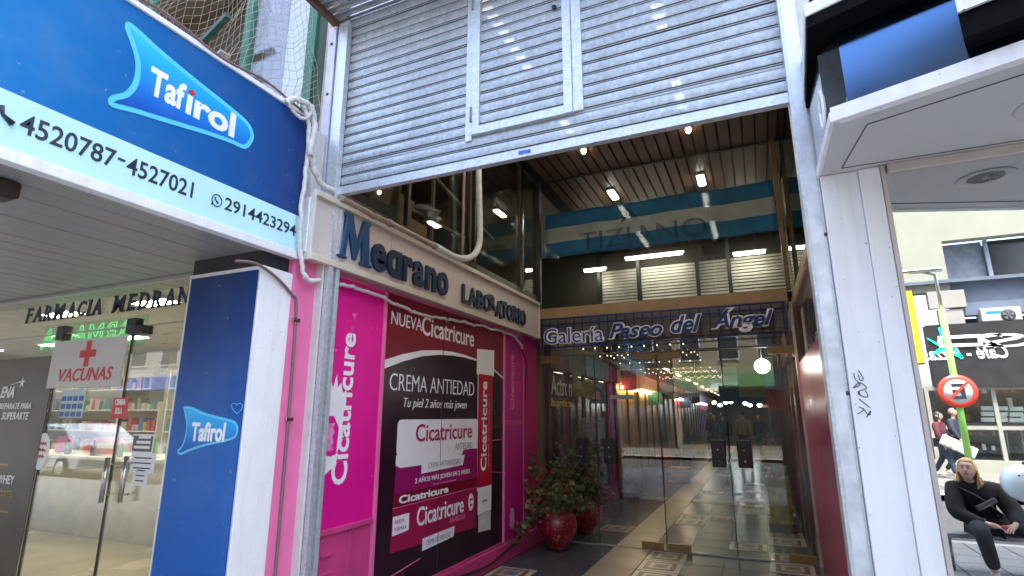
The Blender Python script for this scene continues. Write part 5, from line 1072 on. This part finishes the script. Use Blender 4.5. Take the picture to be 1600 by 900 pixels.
MB().box(WXa, 13.5, FY - .9, FY - .8, zb - .5, zs - 1.05).build('recess_wall', bw, ob_)
zs2 = V(1500, 600, YV).z - .1
sb = thing('bar_sign', 'black fascia sign with white letters and a turquoise dancing figure, across the street', 'sign', (8, FY + .2, zs2))
MB().box(l0.x - .1, 13.5, FY - .2, FY + .22, zs2, zb).build('board', mat('sign_black', (.018, .017, .018), .4, 0, .2, 3), sb)
def sgn(u, v): q = V(u, v, YV - .25); return Vector((q.x, FY + .235, q.z))
def rtext(s, u_right, v_base, w_, h_, m, parent, **k):     # reads from the street (right to left in the mirror)
    q = sgn(u_right, v_base); return text(s, q, (-1, 0, 0), (0, 0, 1), w_, h_, m, parent=parent, **k)
wq = mat('sign_letter_white', (.62, .62, .62), .4)
hh = sgn(1500, 520).z - sgn(1500, 541).z
rtext('S', 1606, 541, .95, hh, wq, sb, off=.01); rtext('2', 1571, 541, .68, hh, wq, sb, off=.01)
q1 = sgn(1536, 541); 
b = MB(); ow, oh = 1.05, hh * .9
for x0, x1, z0, z1 in ((0, ow, 0, .10), (0, ow, oh - .10, oh), (0, .10, .10, oh - .10), (ow - .10, ow, .10, oh - .10)): b.box(q1.x - x1, q1.x - x0, q1.y, q1.y + .03, q1.z + z0, q1.z + z1)
b.build('lettering', wq, sb, .02)
rtext('Café - Pizzas', 1577, 559, 2.05, .40, wq, sb, off=.02, shear=.3)
tq = mat('turquoise_print', (.01, .62, .52), .4)
F_ = lambda pts: [sgn(*p) for p in pts]
MB().prism(F_([(1465, 512), (1475, 511), (1482, 525), (1484, 540), (1476, 547), (1463, 553), (1455, 555), (1468, 543), (1471, 530), (1468, 520)]), (0, .01, 0)).build('figure_print', tq, sb)
for p_ in ([(1448, 527), (1449, 530), (1470, 543), (1472, 540)], [(1474, 543), (1472, 546), (1504, 561), (1506, 558)], [(1485, 536), (1484, 539), (1503, 560), (1505, 557)]): MB().prism(F_(p_), (0, .012, 0)).build('figure_print', tq, sb)
ys = thing('yellow_sign', 'tall plain yellow upright sign on the cream building across the street', 'sign', (7, FY + .3, 3))
y0 = V(1422, 453, YV - .6); y1 = V(1447, 566, YV - .6); MB().box(y0.x - .25, y1.x - .02, FY + .25, FY + .45, y1.z, y0.z).build('board', mat('yellow_print_bright', (.85, .72, .01), .5, 0, .03), ys); MB().box(y0.x - .3, y1.x + .04, FY + .24, FY + .27, y1.z - .04, y0.z + .05).build('edge', blk, ys)
for z in (y0.z - .3, y1.z + .3): MB().box(y0.x, y0.x + .06, FY + .02, FY + .25, z, z + .06).build('bracket', blk, ys)
ac = thing('air_conditioner', 'white outdoor air conditioner with a dark round fan on top of the bar sign', 'air conditioner', (10, FY, zb))
a = V(1538, 508, YV - .2); c = V(1597, 480, YV - .2)
MB().box(a.x, c.x, FY - .35, FY + .12, zb + .02, c.z + .05).build('casing', mat('ac_white', (.36, .36, .35), .5, 0, .04), ac, .03)
cx = a.x + (c.x - a.x) * .66; cz = (zb + c.z) / 2; rr_c = (c.z - zb) * .45
MB().lathe([(0, .0), (rr_c, .0), (rr_c, .02), (rr_c * .95, .025), (0, .012)], (cx, FY + .12, cz), 28, axis='y').build('fan_grille', mat('fan_dark', (.03, .03, .035), .5), ac)
for k in range(5):
    t = k * 1.2566; MB().prism([(cx, FY + .147, cz), (cx + rr_c * .8 * math.cos(t), FY + .147, cz + rr_c * .8 * math.sin(t)), (cx + rr_c * .8 * math.cos(t + .6), FY + .147, cz + rr_c * .8 * math.sin(t + .6))], (0, .004, 0)).build('fan_blade', mat('fan_grey', (.12, .13, .14), .4), ac)
MB().box(a.x + .12, a.x + .5, FY + .12, FY + .125, c.z - .12, c.z - .05).build('badge', mat('badge_blue', (.02, .2, .5), .4), ac)
# shop glazing under the sign
sf = thing('bar_shopfront', 'dark glazed bar front with pale frames and red and white bottles behind', 'shopfront', (8, FY, 0))
MB().box(l0.x - .6, 13.5, FY - 2.2, FY - 2.1, 0, zs2).build('back_wall', mat('bar_back', (.05, .028, .02), .6, 0, .5, 2.2), sf); MB().box(l0.x - 1.2, 13.5, FY - .3, FY + .1, 0, .35).build('base', creamw, sf)
for u in (1453, 1500, 1558): x = V(u, 650, YV).x; MB().box(x - .05, x + .05, FY - .03, FY + .06, .35, zs2).build('mullion', mat('pale_frame', (.26, .26, .23), .5), sf)
for v in (606, 668): z = V(1500, v, YV).z; MB().box(l0.x - .3, 13.5, FY - .02, FY + .04, z - .06, z + .05).build('transom', mat('pale_frame', (0, 0, 0)), sf)
MB().box(l0.x - .3, 13.5, FY - .01, FY, .35, zs2).build('glass_pane', clear, sf)
rr2 = random.Random(5)
for j in range(7):
    for k in range(20):
        x = V(1505, 650, YV).x + k * .27 + rr2.uniform(-.05, .05); z = .6 + j * .42
        MB().box(x, x + rr2.uniform(.06, .16), FY - 1.0, FY - .9, z, z + rr2.uniform(.08, .28)).build('bottle', mat(*rr2.choice((('bar_red', (.35, .02, .02)), ('bar_white', (.6, .58, .52)), ('bar_brown', (.2, .08, .03)), ('bar_dark', (.02, .02, .02))))), sf)
for j in range(3):
    for k in range(3): q = sgn(1560 + k * 22, 618 - 9 + j * 9 - 40 + 22); MB().box(q.x - .35, q.x, FY - .4, FY - .38, q.z - .9, q.z - .78).build('menu_line', wq, sf)
for k in range(6): x = l0.x + 1.6 + k * .35; MB().tube([(x, FY - .8, .35), (x + .05, FY - .8, 1.3)], .02, 6).build('chair_bar', mat('bar_chair', (.25, .25, .24), .4, .5), sf)
# neighbours either side, so other glass reflects a street
def house(name, la, x0, x1, H, c, n, fl_, gc):
    h = thing(name, la, 'building', ((x0 + x1) / 2, FY, 0)); m = mat(name + '_%d' % int(abs(x0)), c, .85, 0, .08, 1, .1, 15, grime=.3, gcol=tuple(v * .5 for v in c), gscale=(1, 1, .3))
    MB().box(x0, x1, FY - 8, FY - .02, 0, H).build('wall', m, h); MB().box(x0, x1, FY - .02, FY + .2, H - .25, H).build('cornice', m, h)
    MB().box(x0 + .3, x1 - .3, FY - .02, FY + .02, .3, 2.9).build('shop_glass', mat('far_shop_glass', (.03, .035, .04), .1), h); MB().box(x0 + .2, x1 - .2, FY - .02, FY + .35, 3.0, 3.7).build('shop_sign', mat(name + '_sign', gc, .5), h)
    wd_ = (x1 - x0) / n
    for f in range(fl_):
        for k in range(n):
            xa = x0 + wd_ * (k + .25); za = 4.4 + f * 3.0
            fr_ = MB().box(xa - .06, xa + wd_ * .5 + .06, FY - .02, FY + .03, za - .06, za + 1.7).build('window', mat('window_frame_pale', (.5, .5, .48), .5), h); MB().box(xa, xa + wd_ * .5, FY + .03, FY + .034, za, za + 1.62).build('pane', mat('far_glass', (0, 0, 0)), fr_)
house('tan_house', 'tan rendered house across the street, opposite the gallery mouth', -4.0, V(1400, 400, YV).x - 1.1, 9.5, (.26, .23, .17), 4, 2, (.10, .25, .10))
house('dark_reflected_house', 'tall dark brick house across the street, left of the tan house', -18, -4.1, 14.0, (.075, .055, .045), 4, 2, (.3, .05, .04))  # height and dark tone shaped to darken the low fascia reflection
house('white_house', 'white house across the street opposite the pharmacy', -34, -18.1, 8.5, (.27, .265, .25), 6, 1, (.04, .08, .3))
house('brick_house', 'brick red house at the far right across the street', 13.6, 30, 10.5, (.28, .13, .09), 5, 2, (.3, .3, .3))

# no-parking sign on a lime pole
pq = V(1511, 700, 15.2); pole = thing('sign_pole', 'lime green pole with a round no parking sign at the far kerb', 'pole', (pq.x, pq.y, 0))
ptop = V(1478, 482, 15.2)
MB().tube([(pq.x, pq.y, 0), (pq.x, pq.y, ptop.z)], .065, 14).build('pole', mat('lime_paint', (.20, .50, .08), .5, 0, .08, 4, grime=.15, gcol=(.6, .62, .5)), pole)
MB().tube([(pq.x, pq.y, ptop.z), (pq.x, pq.y, ptop.z + .8), (pq.x - .25, pq.y, ptop.z + .9)], .035, 10).build('lamp_arm', steel, pole); MB().box(pq.x - .7, pq.x + .15, pq.y - .08, pq.y + .08, ptop.z + .88, ptop.z + .96).build('lamp_head', steel, pole, .02)
sc0 = V(1505, 611, 15.0); r0 = .36
MB().lathe([(0, -.012), (r0, -.012), (r0, .0), (r0 * .74, .003), (0, .003)], (pq.x, pq.y + .09, sc0.z), 36, axis='y').build('sign_disc', mat('sign_red', (.68, .05, .03), .4), pole)
MB().lathe([(0, 0), (r0 * .72, 0), (r0 * .72, .004), (0, .004)], (pq.x, pq.y + .092, sc0.z), 36, axis='y').build('sign_face', wq, pole)
text('E', (pq.x + .13, pq.y + .100, sc0.z - .17), (-1, 0, 0), (0, 0, 1), .24, .34, inkd, parent=pole, off=.03)
MB().bar((pq.x - .19, pq.y + .104, sc0.z - .19), (pq.x + .19, pq.y + .104, sc0.z + .19), .05, .004, (0, 1, 0)).build('slash', mat('sign_red', (0, 0, 0)), pole)

# ------------------------------------------------------------------ figures
def skin(name, nodes, edges, m, parent, root=None, sub=2, **k):
    me = bpy.data.meshes.new(name); names = list(nodes); 
    me.from_pydata([Vector(nodes[n_][0]) for n_ in names], [(names.index(a), names.index(b)) for a, b in edges], [])
    o = bpy.data.objects.new(name, me); COL.objects.link(o); md = o.modifiers.new('skin', 'SKIN'); md.use_smooth_shade = True
    sv = me.skin_vertices[0].data if me.skin_vertices else None
    if sv is None:
        bpy.context.view_layer.objects.active = o; sv = me.skin_vertices[0].data
    for i, n_ in enumerate(names):
        r = nodes[n_][1]; sv[i].radius = r if isinstance(r, tuple) else (r, r); sv[i].use_root = (n_ == (root or names[0]))
    s_ = o.modifiers.new('sub', 'SUBSURF'); s_.levels = s_.render_levels = sub
    dg = bpy.context.evaluated_depsgraph_get(); nm = bpy.data.meshes.new_from_object(o.evaluated_get(dg)); nm.name = name
    bpy.data.objects.remove(o); nm.materials.clear(); nm.materials.append(m)
    for p in nm.polygons: p.use_smooth = True
    o = bpy.data.objects.new(name, nm); COL.objects.link(o); o.parent = parent; return tag(o, **k)
skinm = mat('skin', (.52, .30, .22), .5, 0, .06, 14)
def figure(label, J, top, legs, shoes, hair, hairlen=.1, loc=(0, 0, 0), rz=0, group=None, look=(0, 1, 0), detail=True, headtilt=None, bulk=0.):
    """J: joints in the figure's own frame (x right, y forward, z up)"""
    t = thing('person', label, 'person', (0, 0, 0), 0, group)
    V3 = Vector; g = lambda n_: V3(J[n_])
    N = {'pelvis': (g('pelvis'), (.125, .10)), 'waist': (g('waist'), (.115, .085)), 'chest': (g('chest'), (.135, .10)), 'neck0': (g('neck'), .052), 'head0': (g('head') - V3((0, 0, .07)), .058)}
    E = [('pelvis', 'waist'), ('waist', 'chest'), ('chest', 'neck0'), ('neck0', 'head0')]
    for s_ in 'LR':
        N['sh' + s_] = (g('sh' + s_), .052); N['el' + s_] = (g('el' + s_), .040); N['wr' + s_] = (g('wr' + s_), .027); E += [('chest', 'sh' + s_), ('sh' + s_, 'el' + s_), ('el' + s_, 'wr' + s_)]
        N['hip' + s_] = (g('hip' + s_), .09); N['kn' + s_] = (g('kn' + s_), .058); N['an' + s_] = (g('an' + s_), .038); E += [('pelvis', 'hip' + s_), ('hip' + s_, 'kn' + s_), ('kn' + s_, 'an' + s_)]
        if detail:
            w0 = g('wr' + s_); hd = V3(J['hd' + s_]).normalized(); N['pa' + s_] = (w0 + hd * .06, (.036, .018)); E.append(('wr' + s_, 'pa' + s_))
            side = hd.cross(V3((0, 0, 1))).normalized() * (1 if s_ == 'R' else -1)
            for i, (o_, L_) in enumerate(((-.030, .066), (-.010, .078), (.010, .074), (.028, .058))):
                a = w0 + hd * .085 + side * o_; b_ = a + hd * L_ * .5 + V3((0, 0, -.010)); c = b_ + hd * L_ * .35 + V3((0, 0, -.026))
                for nm_, p_, r_ in (('a', a, .0095), ('b', b_, .0088), ('c', c, .0075)): N['f%s%d%s' % (nm_, i, s_)] = (p_, r_)
                E += [('pa' + s_, 'fa%d%s' % (i, s_)), ('fa%d%s' % (i, s_), 'fb%d%s' % (i, s_)), ('fb%d%s' % (i, s_), 'fc%d%s' % (i, s_))]
            a = w0 + hd * .035 - side * .038; b_ = a + hd * .035 - side * .012; N['ta' + s_] = (a, .012); N['tb' + s_] = (b_, .010); E += [('pa' + s_, 'ta' + s_), ('ta' + s_, 'tb' + s_)]
    body = skin('body', N, E, skinm, t)
    # head: a shaped skull with brow, nose, chin
    lk = V3(look).normalized(); rt = lk.cross(V3((0, 0, 1))).normalized(); upv = rt.cross(lk); M_ = Matrix((rt, lk, upv)).transposed(); hc = g('head')
    b = MB(); b.ell((0, 0, 0), (.074, .093, .112), 20, 16)
    for v in b.bm.verts:
        x, y, z = v.co
        if z < -.02: f = 1 - min(1, (-z - .02) / .1) * .28; v.co.x *= f; v.co.y = y * (1 - .12 * min(1, (-z) / .1)) + .008
        if y > .05: v.co.y = y * .95 + (.010 if abs(z - .030) < .016 else 0)
        if y > 0 and abs(z - .008) < .02 and .018 < abs(x) < .045: v.co.y -= .010
    b.prism([(-.013, .082, -.028), (.013, .082, -.028), (.0, .084, .022)], (0, .002, 0)); b.ell((0, .095, -.022), (.012, .014, .012), 8, 6); b.ell((0, .090, -.005), (.008, .010, .024), 8, 6)
    for v in b.bm.verts: v.co = M_ @ v.co + hc
    hd_ = b.build('head', skinm, t)
    def fpt(x, y, z): return M_ @ V3((x, y, z)) + hc
    for s_ in (-1, 1):
        MB().ell(fpt(.028 * s_, .073, .010), (.012, .010, .007), 10, 6, rot=M_).build('eye', mat('eye_white', (.7, .68, .66), .2), hd_); MB().ell(fpt(.028 * s_, .081, .010), (.0055, .004, .0055), 8, 6, rot=M_).build('iris', inkd, hd_)
        MB().ell(fpt(.028 * s_, .085, .030), (.016, .004, .0032), 8, 4, rot=M_).build('eyebrow', mat('brow_brown', (.12, .07, .04), .7), hd_); MB().ell(fpt(.076 * s_, -.002, .0), (.010, .018, .028), 8, 6, rot=M_).build('ear', skinm, hd_)
    MB().ell(fpt(0, .082, -.052), (.022, .008, .0065), 10, 5, rot=M_).build('mouth', mat('lips', (.40, .10, .09), .4), hd_)
    # hair
    hb = MB(); hb.ell(fpt(0, -.014, .018), (.083, .098, .110), 20, 12, rot=M_)
    bmv = [v for v in hb.bm.verts if (lambda q: q.y > .055 and q.z < .070)(M_.transposed() @ (v.co - hc)) or (M_.transposed() @ (v.co - hc)).z < -.05]
    bmesh.ops.delete(hb.bm, geom=bmv, context='VERTS')
    for k in range(60 if hairlen > .12 else 0):
        a = -math.pi * (.02 + .96 * k / 59); x, y = .078 * math.cos(a), .088 * math.sin(a) - .005; L_ = hairlen * random.uniform(.75, 1.1)
        hb.tube([fpt(x, y, .04), fpt(x * 1.10, y * 1.08, -.04), fpt(x * 1.2 + random.gauss(0, .012), y * 1.12, -.04 - L_ * .6), fpt(x * 1.15 + random.gauss(0, .02), y * 1.05 + random.gauss(0, .01), -.04 - L_)], [.012, .014, .011, .003], 5)
    h_o = hb.build('hair', hair, t); sm = h_o.modifiers.new('t', 'SOLIDIFY'); sm.thickness = .004
    # clothes follow the same joints
    G = lambda ks, ex: {k: (N[k][0], (N[k][1][0] + ex, N[k][1][1] + ex) if isinstance(N[k][1], tuple) else N[k][1] + ex) for k in ks}
    tn = G(['pelvis', 'waist', 'chest', 'neck0', 'shL', 'elL', 'wrL', 'shR', 'elR', 'wrR'], .030); 
    for s_ in 'LR': tn['wr' + s_] = (N['wr' + s_][0] * .94 + N['el' + s_][0] * .06, .036)
    tn['neck0'] = (N['neck0'][0] - V3((0, 0, .005)), .070)
    for k_ in ('chest', 'waist', 'shL', 'shR', 'elL', 'elR'): r_ = tn[k_][1]; tn[k_] = (tn[k_][0], (r_[0] + bulk, r_[1] + bulk) if isinstance(r_, tuple) else r_ + bulk)
    skin('jacket', tn, [('pelvis', 'waist'), ('waist', 'chest'), ('chest', 'neck0')] + [(a, b_) for s_ in 'LR' for a, b_ in (('chest', 'sh' + s_), ('sh' + s_, 'el' + s_), ('el' + s_, 'wr' + s_))], top, t)
    ln = G(['pelvis', 'hipL', 'knL', 'anL', 'hipR', 'knR', 'anR'], .020); ln['pelvis'] = (N['pelvis'][0] - V3((0, 0, .03)), (.14, .115))
    for s_ in 'LR': ln['an' + s_] = (N['an' + s_][0] + V3((0, 0, .02)), .062)
    skin('trousers', ln, [(a, b_) for s_ in 'LR' for a, b_ in (('pelvis', 'hip' + s_), ('hip' + s_, 'kn' + s_), ('kn' + s_, 'an' + s_))], legs, t)
    for s_ in 'LR':
        a = g('an' + s_); fd_ = V3(J.get('ft' + s_, (0, 1, 0))).normalized(); sd_ = fd_.cross(V3((0, 0, 1)))
        skin('shoe', {'heel': (a - fd_ * .03 - V3((0, 0, .045)), .042), 'mid': (a + fd_ * .07 - V3((0, 0, .05)), (.045, .036)), 'toe': (a + fd_ * .15 - V3((0, 0, .058)), (.042, .026)), 'top': (a, .045)}, [('heel', 'mid'), ('mid', 'toe'), ('heel', 'top')], shoes, t)
    t.location = loc; t.rotation_euler = (0, 0, rz); return t
blond = mat('blond_hair', (.52, .33, .12), .5, 0, .3, 60); dkhair = mat('dark_hair', (.02, .014, .01), .5, 0, .3, 40)
blackc = mat('black_cloth', (.004, .004, .005), .85, 0, .3, 12, .3, 60); denim = mat('washed_black_denim', (.013, .016, .022), .8, 0, .5, 5, .2, 90); navyj = mat('navy_jeans', (.02, .03, .06), .8, 0, .2, 20)
shoew = mat('white_shoe', (.6, .58, .54), .5); maroon = mat('maroon_knit', (.09, .015, .025), .85, 0, .2, 30); navyc = mat('navy_jacket', (.015, .018, .035), .8, 0, .2, 20)
J = dict(pelvis=(.05, -.12, .50), waist=(.02, -.13, .63), chest=(-.01, -.09, .77), neck=(-.06, -.03, .91), head=(-.075, .01, 1.045), shL=(-.20, -.07, .83), elL=(-.24, .04, .60), wrL=(-.03, .24, .535), shR=(.17, -.07, .82), elR=(.26, .06, .61), wrR=(.17, .26, .545),
         hipL=(-.06, -.08, .49), knL=(-.13, .33, .50), anL=(-.07, .30, .10), hipR=(.15, -.08, .49), knR=(.26, .32, .50), anR=(.33, .33, .10), hdL=(.7, .45, -.1), hdR=(-.55, .6, -.15), ftL=(.15, 1, 0), ftR=(.35, 1, 0))
SWX, SWY = V(1536, 800, 7.55).x, 2 * GY - 7.55
wom = figure('blond woman in a black hoodie seated on the low rail with a chest bag', J, blackc, denim, shoew, blond, .15, loc=(SWX, SWY, 0), look=(-.38, .90, .20), bulk=.022)
MB().tube([(-.17, .0, .86), (-.05, .06, .79), (.06, .065, .69), (.15, .02, .60)], [.014] * 4, 6).build('bag_strap', blk, None).parent = wom
MB().bar((-.07, .095, .66), (.10, .085, .76), .055, .085, (0, 1, .2)).build('chest_bag', mat('grey_bag', (.05, .05, .055), .5), None, .012).parent = wom
MB().bar((-.04, .145, .67), (.06, .135, .73), .006, .012, (0, 1, 0)).build('zip', steel, None).parent = wom
MB().ell((-.185, -.03, .885), (.035, .03, .012), 10, 6).build('shoulder_print', pw, None).parent = wom
MB().ell((.07, .31, .525), (.032, .03, .028), 12, 8).build('held_apple', mat('dull_red', (.30, .03, .03), .4), None, label='round dull red thing in her hands').parent = wom
rl = thing('seat_rail', 'low dark metal rail bench the blond woman sits on', 'bench', (SWX, SWY - .1, 0))
MB().bar((SWX - .42, SWY - .08, .375), (SWX + 1.2, SWY - .08, .375), .20, .045).build('seat', galvd, rl, .01)
for x in (-.32, .45, 1.1): MB().tube([(SWX + x, SWY - .08, .01), (SWX + x, SWY - .08, .36)], .025, 10).build('leg', galvd, rl)
bl = thing('balloon', 'round white clear balloon with a black and white animal print on a stick', 'balloon', (2.4, SWY + .1, 1.0))
bc = V(1598, 755, 7.2); br_ = .172
MB().ell(bc, (br_, br_, br_ * 1.03), 32, 22).build('balloon_skin', mat('balloon_white', (.74, .86, .88), .15, 0, .03, 2, coat=.5), bl)
def onb(u, v, rad, m, n_='animal_print'):
    p = V(u, v, 7.2); d = Vector((p.x - bc.x, 0, p.z - bc.z)); dd_ = max(.02, br_ ** 2 - d.x ** 2 - d.z ** 2) ** .5; c = Vector((p.x, bc.y + dd_ * 1.0, p.z)); MB().ell(c, (rad[0], .006, rad[1]), 14, 6).build(n_, m, bl)
inkb = mat('print_black', (.01, .01, .012), .4)
onb(1591, 722, (.022, .016), inkb); onb(1600, 733, (.036, .05), inkb); onb(1583, 741, (.012, .008), inkb); onb(1592, 740, (.026, .016), pw); onb(1597, 728, (.008, .008), pw)
MB().tube([bc - Vector((-.02, 0, .17)), (bc.x + .03, bc.y, .62)], .009, 8).build('stick', mat('pale_stick', (.6, .66, .5), .5), bl)
# walkers on the far pavement
def walkJ(ph=.22, arm=.2, h=1.0):
    d = dict(pelvis=(0, 0, .93), waist=(0, 0, 1.08), chest=(0, 0, 1.26), neck=(0, .01, 1.44), head=(0, .03, 1.585), shL=(-.17, 0, 1.36), elL=(-.21, arm * .4, 1.10), wrL=(-.20, arm, .90), shR=(.17, 0, 1.36), elR=(.21, -arm * .5, 1.10), wrR=(.20, -arm * .6, .86),
             hipL=(-.09, 0, .90), knL=(-.09, ph * .7, .50), anL=(-.09, ph, .09), hipR=(.09, 0, .90), knR=(.09, -ph * .3, .50), anR=(.09, -ph * 1.2, .12), hdL=(0, .2, -1), hdR=(0, .2, -1))
    return {k: tuple(c * h for c in v) if not k.startswith('hd') else v for k, v in d.items()}
w1 = V(1480, 742, 18.6); w2 = V(1497, 740, 19.0)
f1 = figure('woman in a maroon top and dark jeans walking with a patterned bag across the street', walkJ(.26, .15, 1.0), maroon, navyj, shoew, dkhair, .14, loc=(w1.x, w1.y, .01), rz=R(-50), look=(.25, .95, 0))
MB().bar((.24, -.03, 1.30), (.26, .02, .98), .05, .012, (1, 0, 0)).build('sleeve_stripe', pw, None).parent = f1
MB().bar((.10, .0, .985), (.13, .0, .985), .24, .05, (0, 0, 1)).build('waistband', pw, None).parent = f1
f2 = figure('man in a navy jacket walking close behind the woman across the street', walkJ(.32, .2, 1.06), navyc, navyj, shoew, mat('grey_hair', (.25, .2, .17), .6), .05, loc=(w2.x + .12, w2.y - .1, .01), rz=R(-50))
bgx = V(1490, 698, 18.3); pb = thing('patterned_bag', 'pale patterned shopping bag carried by the walking woman', 'bag', (bgx.x, bgx.y, bgx.z))
MB().bar((bgx.x - .25, bgx.y + .05, bgx.z + .20), (bgx.x + .45, bgx.y, bgx.z - .18), .10, .28).build('bag_body', mat('bag_pattern', (.45, .44, .38), .7, 0, .7, 14), pb, .03); MB().tube([(bgx.x - .2, bgx.y, bgx.z + .3), (bgx.x - .05, bgx.y, bgx.z + .5), (bgx.x + .1, bgx.y, bgx.z + .25)], .01, 6).build('handle', blk, pb)
# people inside the gallery
for i, (x, y, top_, rz_, la, ln_) in enumerate(((-1.75, 24, blackc, 180, 'dark figure of a shopper in black walking at the left of the corridor', denim), (-1.25, 21, navyc, 0, 'dark figure in a navy jacket near the middle of the corridor', denim), (-.55, 19, mat('ochre_top', (.22, .15, .04), .8), 10, 'figure in an ochre top walking away along the corridor', blackc), (-.1, 23, blackc, 170, 'figure in black at the right of the corridor', navyj), (-2.1, 27, maroon, 20, 'far small figure in a maroon top at the left of the corridor', denim))):
    figure(la, walkJ(.18 + .04 * i, .12, .98 + .03 * (i % 3)), top_, ln_, blk, dkhair, .05, loc=(x, y, .006), rz=R(rz_), detail=False)

# parked car on the near side of the road, seen faintly in the pharmacy glass
car = thing('parked_car', 'silver white hatchback parked at the kerb in front of the pharmacy', 'car', (-19, -4.75, -.12))
cp = mat('silver_paint', (.55, .57, .58), .25, .3, .04, 3, coat=1); cg = mat('car_glass', (.02, .025, .03), .05)
prof = [(-2.05, .32), (-2.08, .62), (-1.98, .82), (-1.2, .95), (-.55, 1.40), (.1, 1.50), (1.0, 1.47), (1.75, 1.05), (2.0, .95), (2.08, .6), (2.02, .30)]
b = MB(); rows = []
for y, s_, zt_ in ((-.84, 1, 0), (-.80, 1, .0), (.80, 1, 0), (.84, 1, 0)):
    rows.append([b.bm.verts.new((-19 + x, -4.75 + (y * (1 - .16 * max(0, (z - .9) / .6))), -.12 + z)) for x, z in prof])
for i in range(3):
    for j in range(len(prof)): b._f([rows[i][j], rows[i][(j + 1) % len(prof)], rows[i + 1][(j + 1) % len(prof)], rows[i + 1][j]], 0, False)
b._f(rows[0]); b._f(rows[-1][::-1]); b.build('body', cp, car, .04)
for y in (-.795, .795):
    sg_ = 1 if y > 0 else -1; yy = lambda z: -4.75 + sg_ * (.842 * (1 - .16 * max(0, (z - .9) / .6)) + .003)
    for xs in (((-1.0, .98), (-.5, 1.36), (.12, 1.43), (.12, .98)), ((.2, .98), (.2, 1.43), (.95, 1.40), (1.5, 1.02))): MB().prism([(-19 + x, yy(z), -.12 + z) for x, z in xs], (0, sg_ * .006, 0)).build('side_window', cg, car)
MB().prism([(-20.22, -4.75 - .66, -.12 + .965), (-20.22, -4.75 + .66, -.12 + .965), (-19.62, -4.75 + .60, -.12 + 1.37), (-19.62, -4.75 - .60, -.12 + 1.37)], (-.01, 0, .015)).build('windscreen', cg, car)
for x in (-1.35, 1.35):
    for y in (-.80, .80):
        wh = MB().lathe([(0, -.1), (.24, -.1), (.31, -.08), (.32, 0), (.31, .08), (.24, .1), (0, .1)], (-19 + x, -4.75 + y, .20), 28, axis='y').build('wheel', mat('tyre', (.015, .015, .015), .8), car); MB().lathe([(0, -.11), (.18, -.112), (.2, -.1), (.2, .1), (.18, .112), (0, .11)], (-19 + x, -4.75 + y, .20), 20, axis='y').build('rim', steel, wh)
for y in (-.55, .55): MB().ell((-21.03, -4.75 + y, .62), (.06, .18, .09), 12, 8).build('headlight', mat('lamp_clear', (.7, .7, .7), .1), car)
for y in (-.62, .62): MB().ell((-16.97, -4.75 + y, .70), (.05, .14, .12), 12, 8).build('tail_light', redp, car)
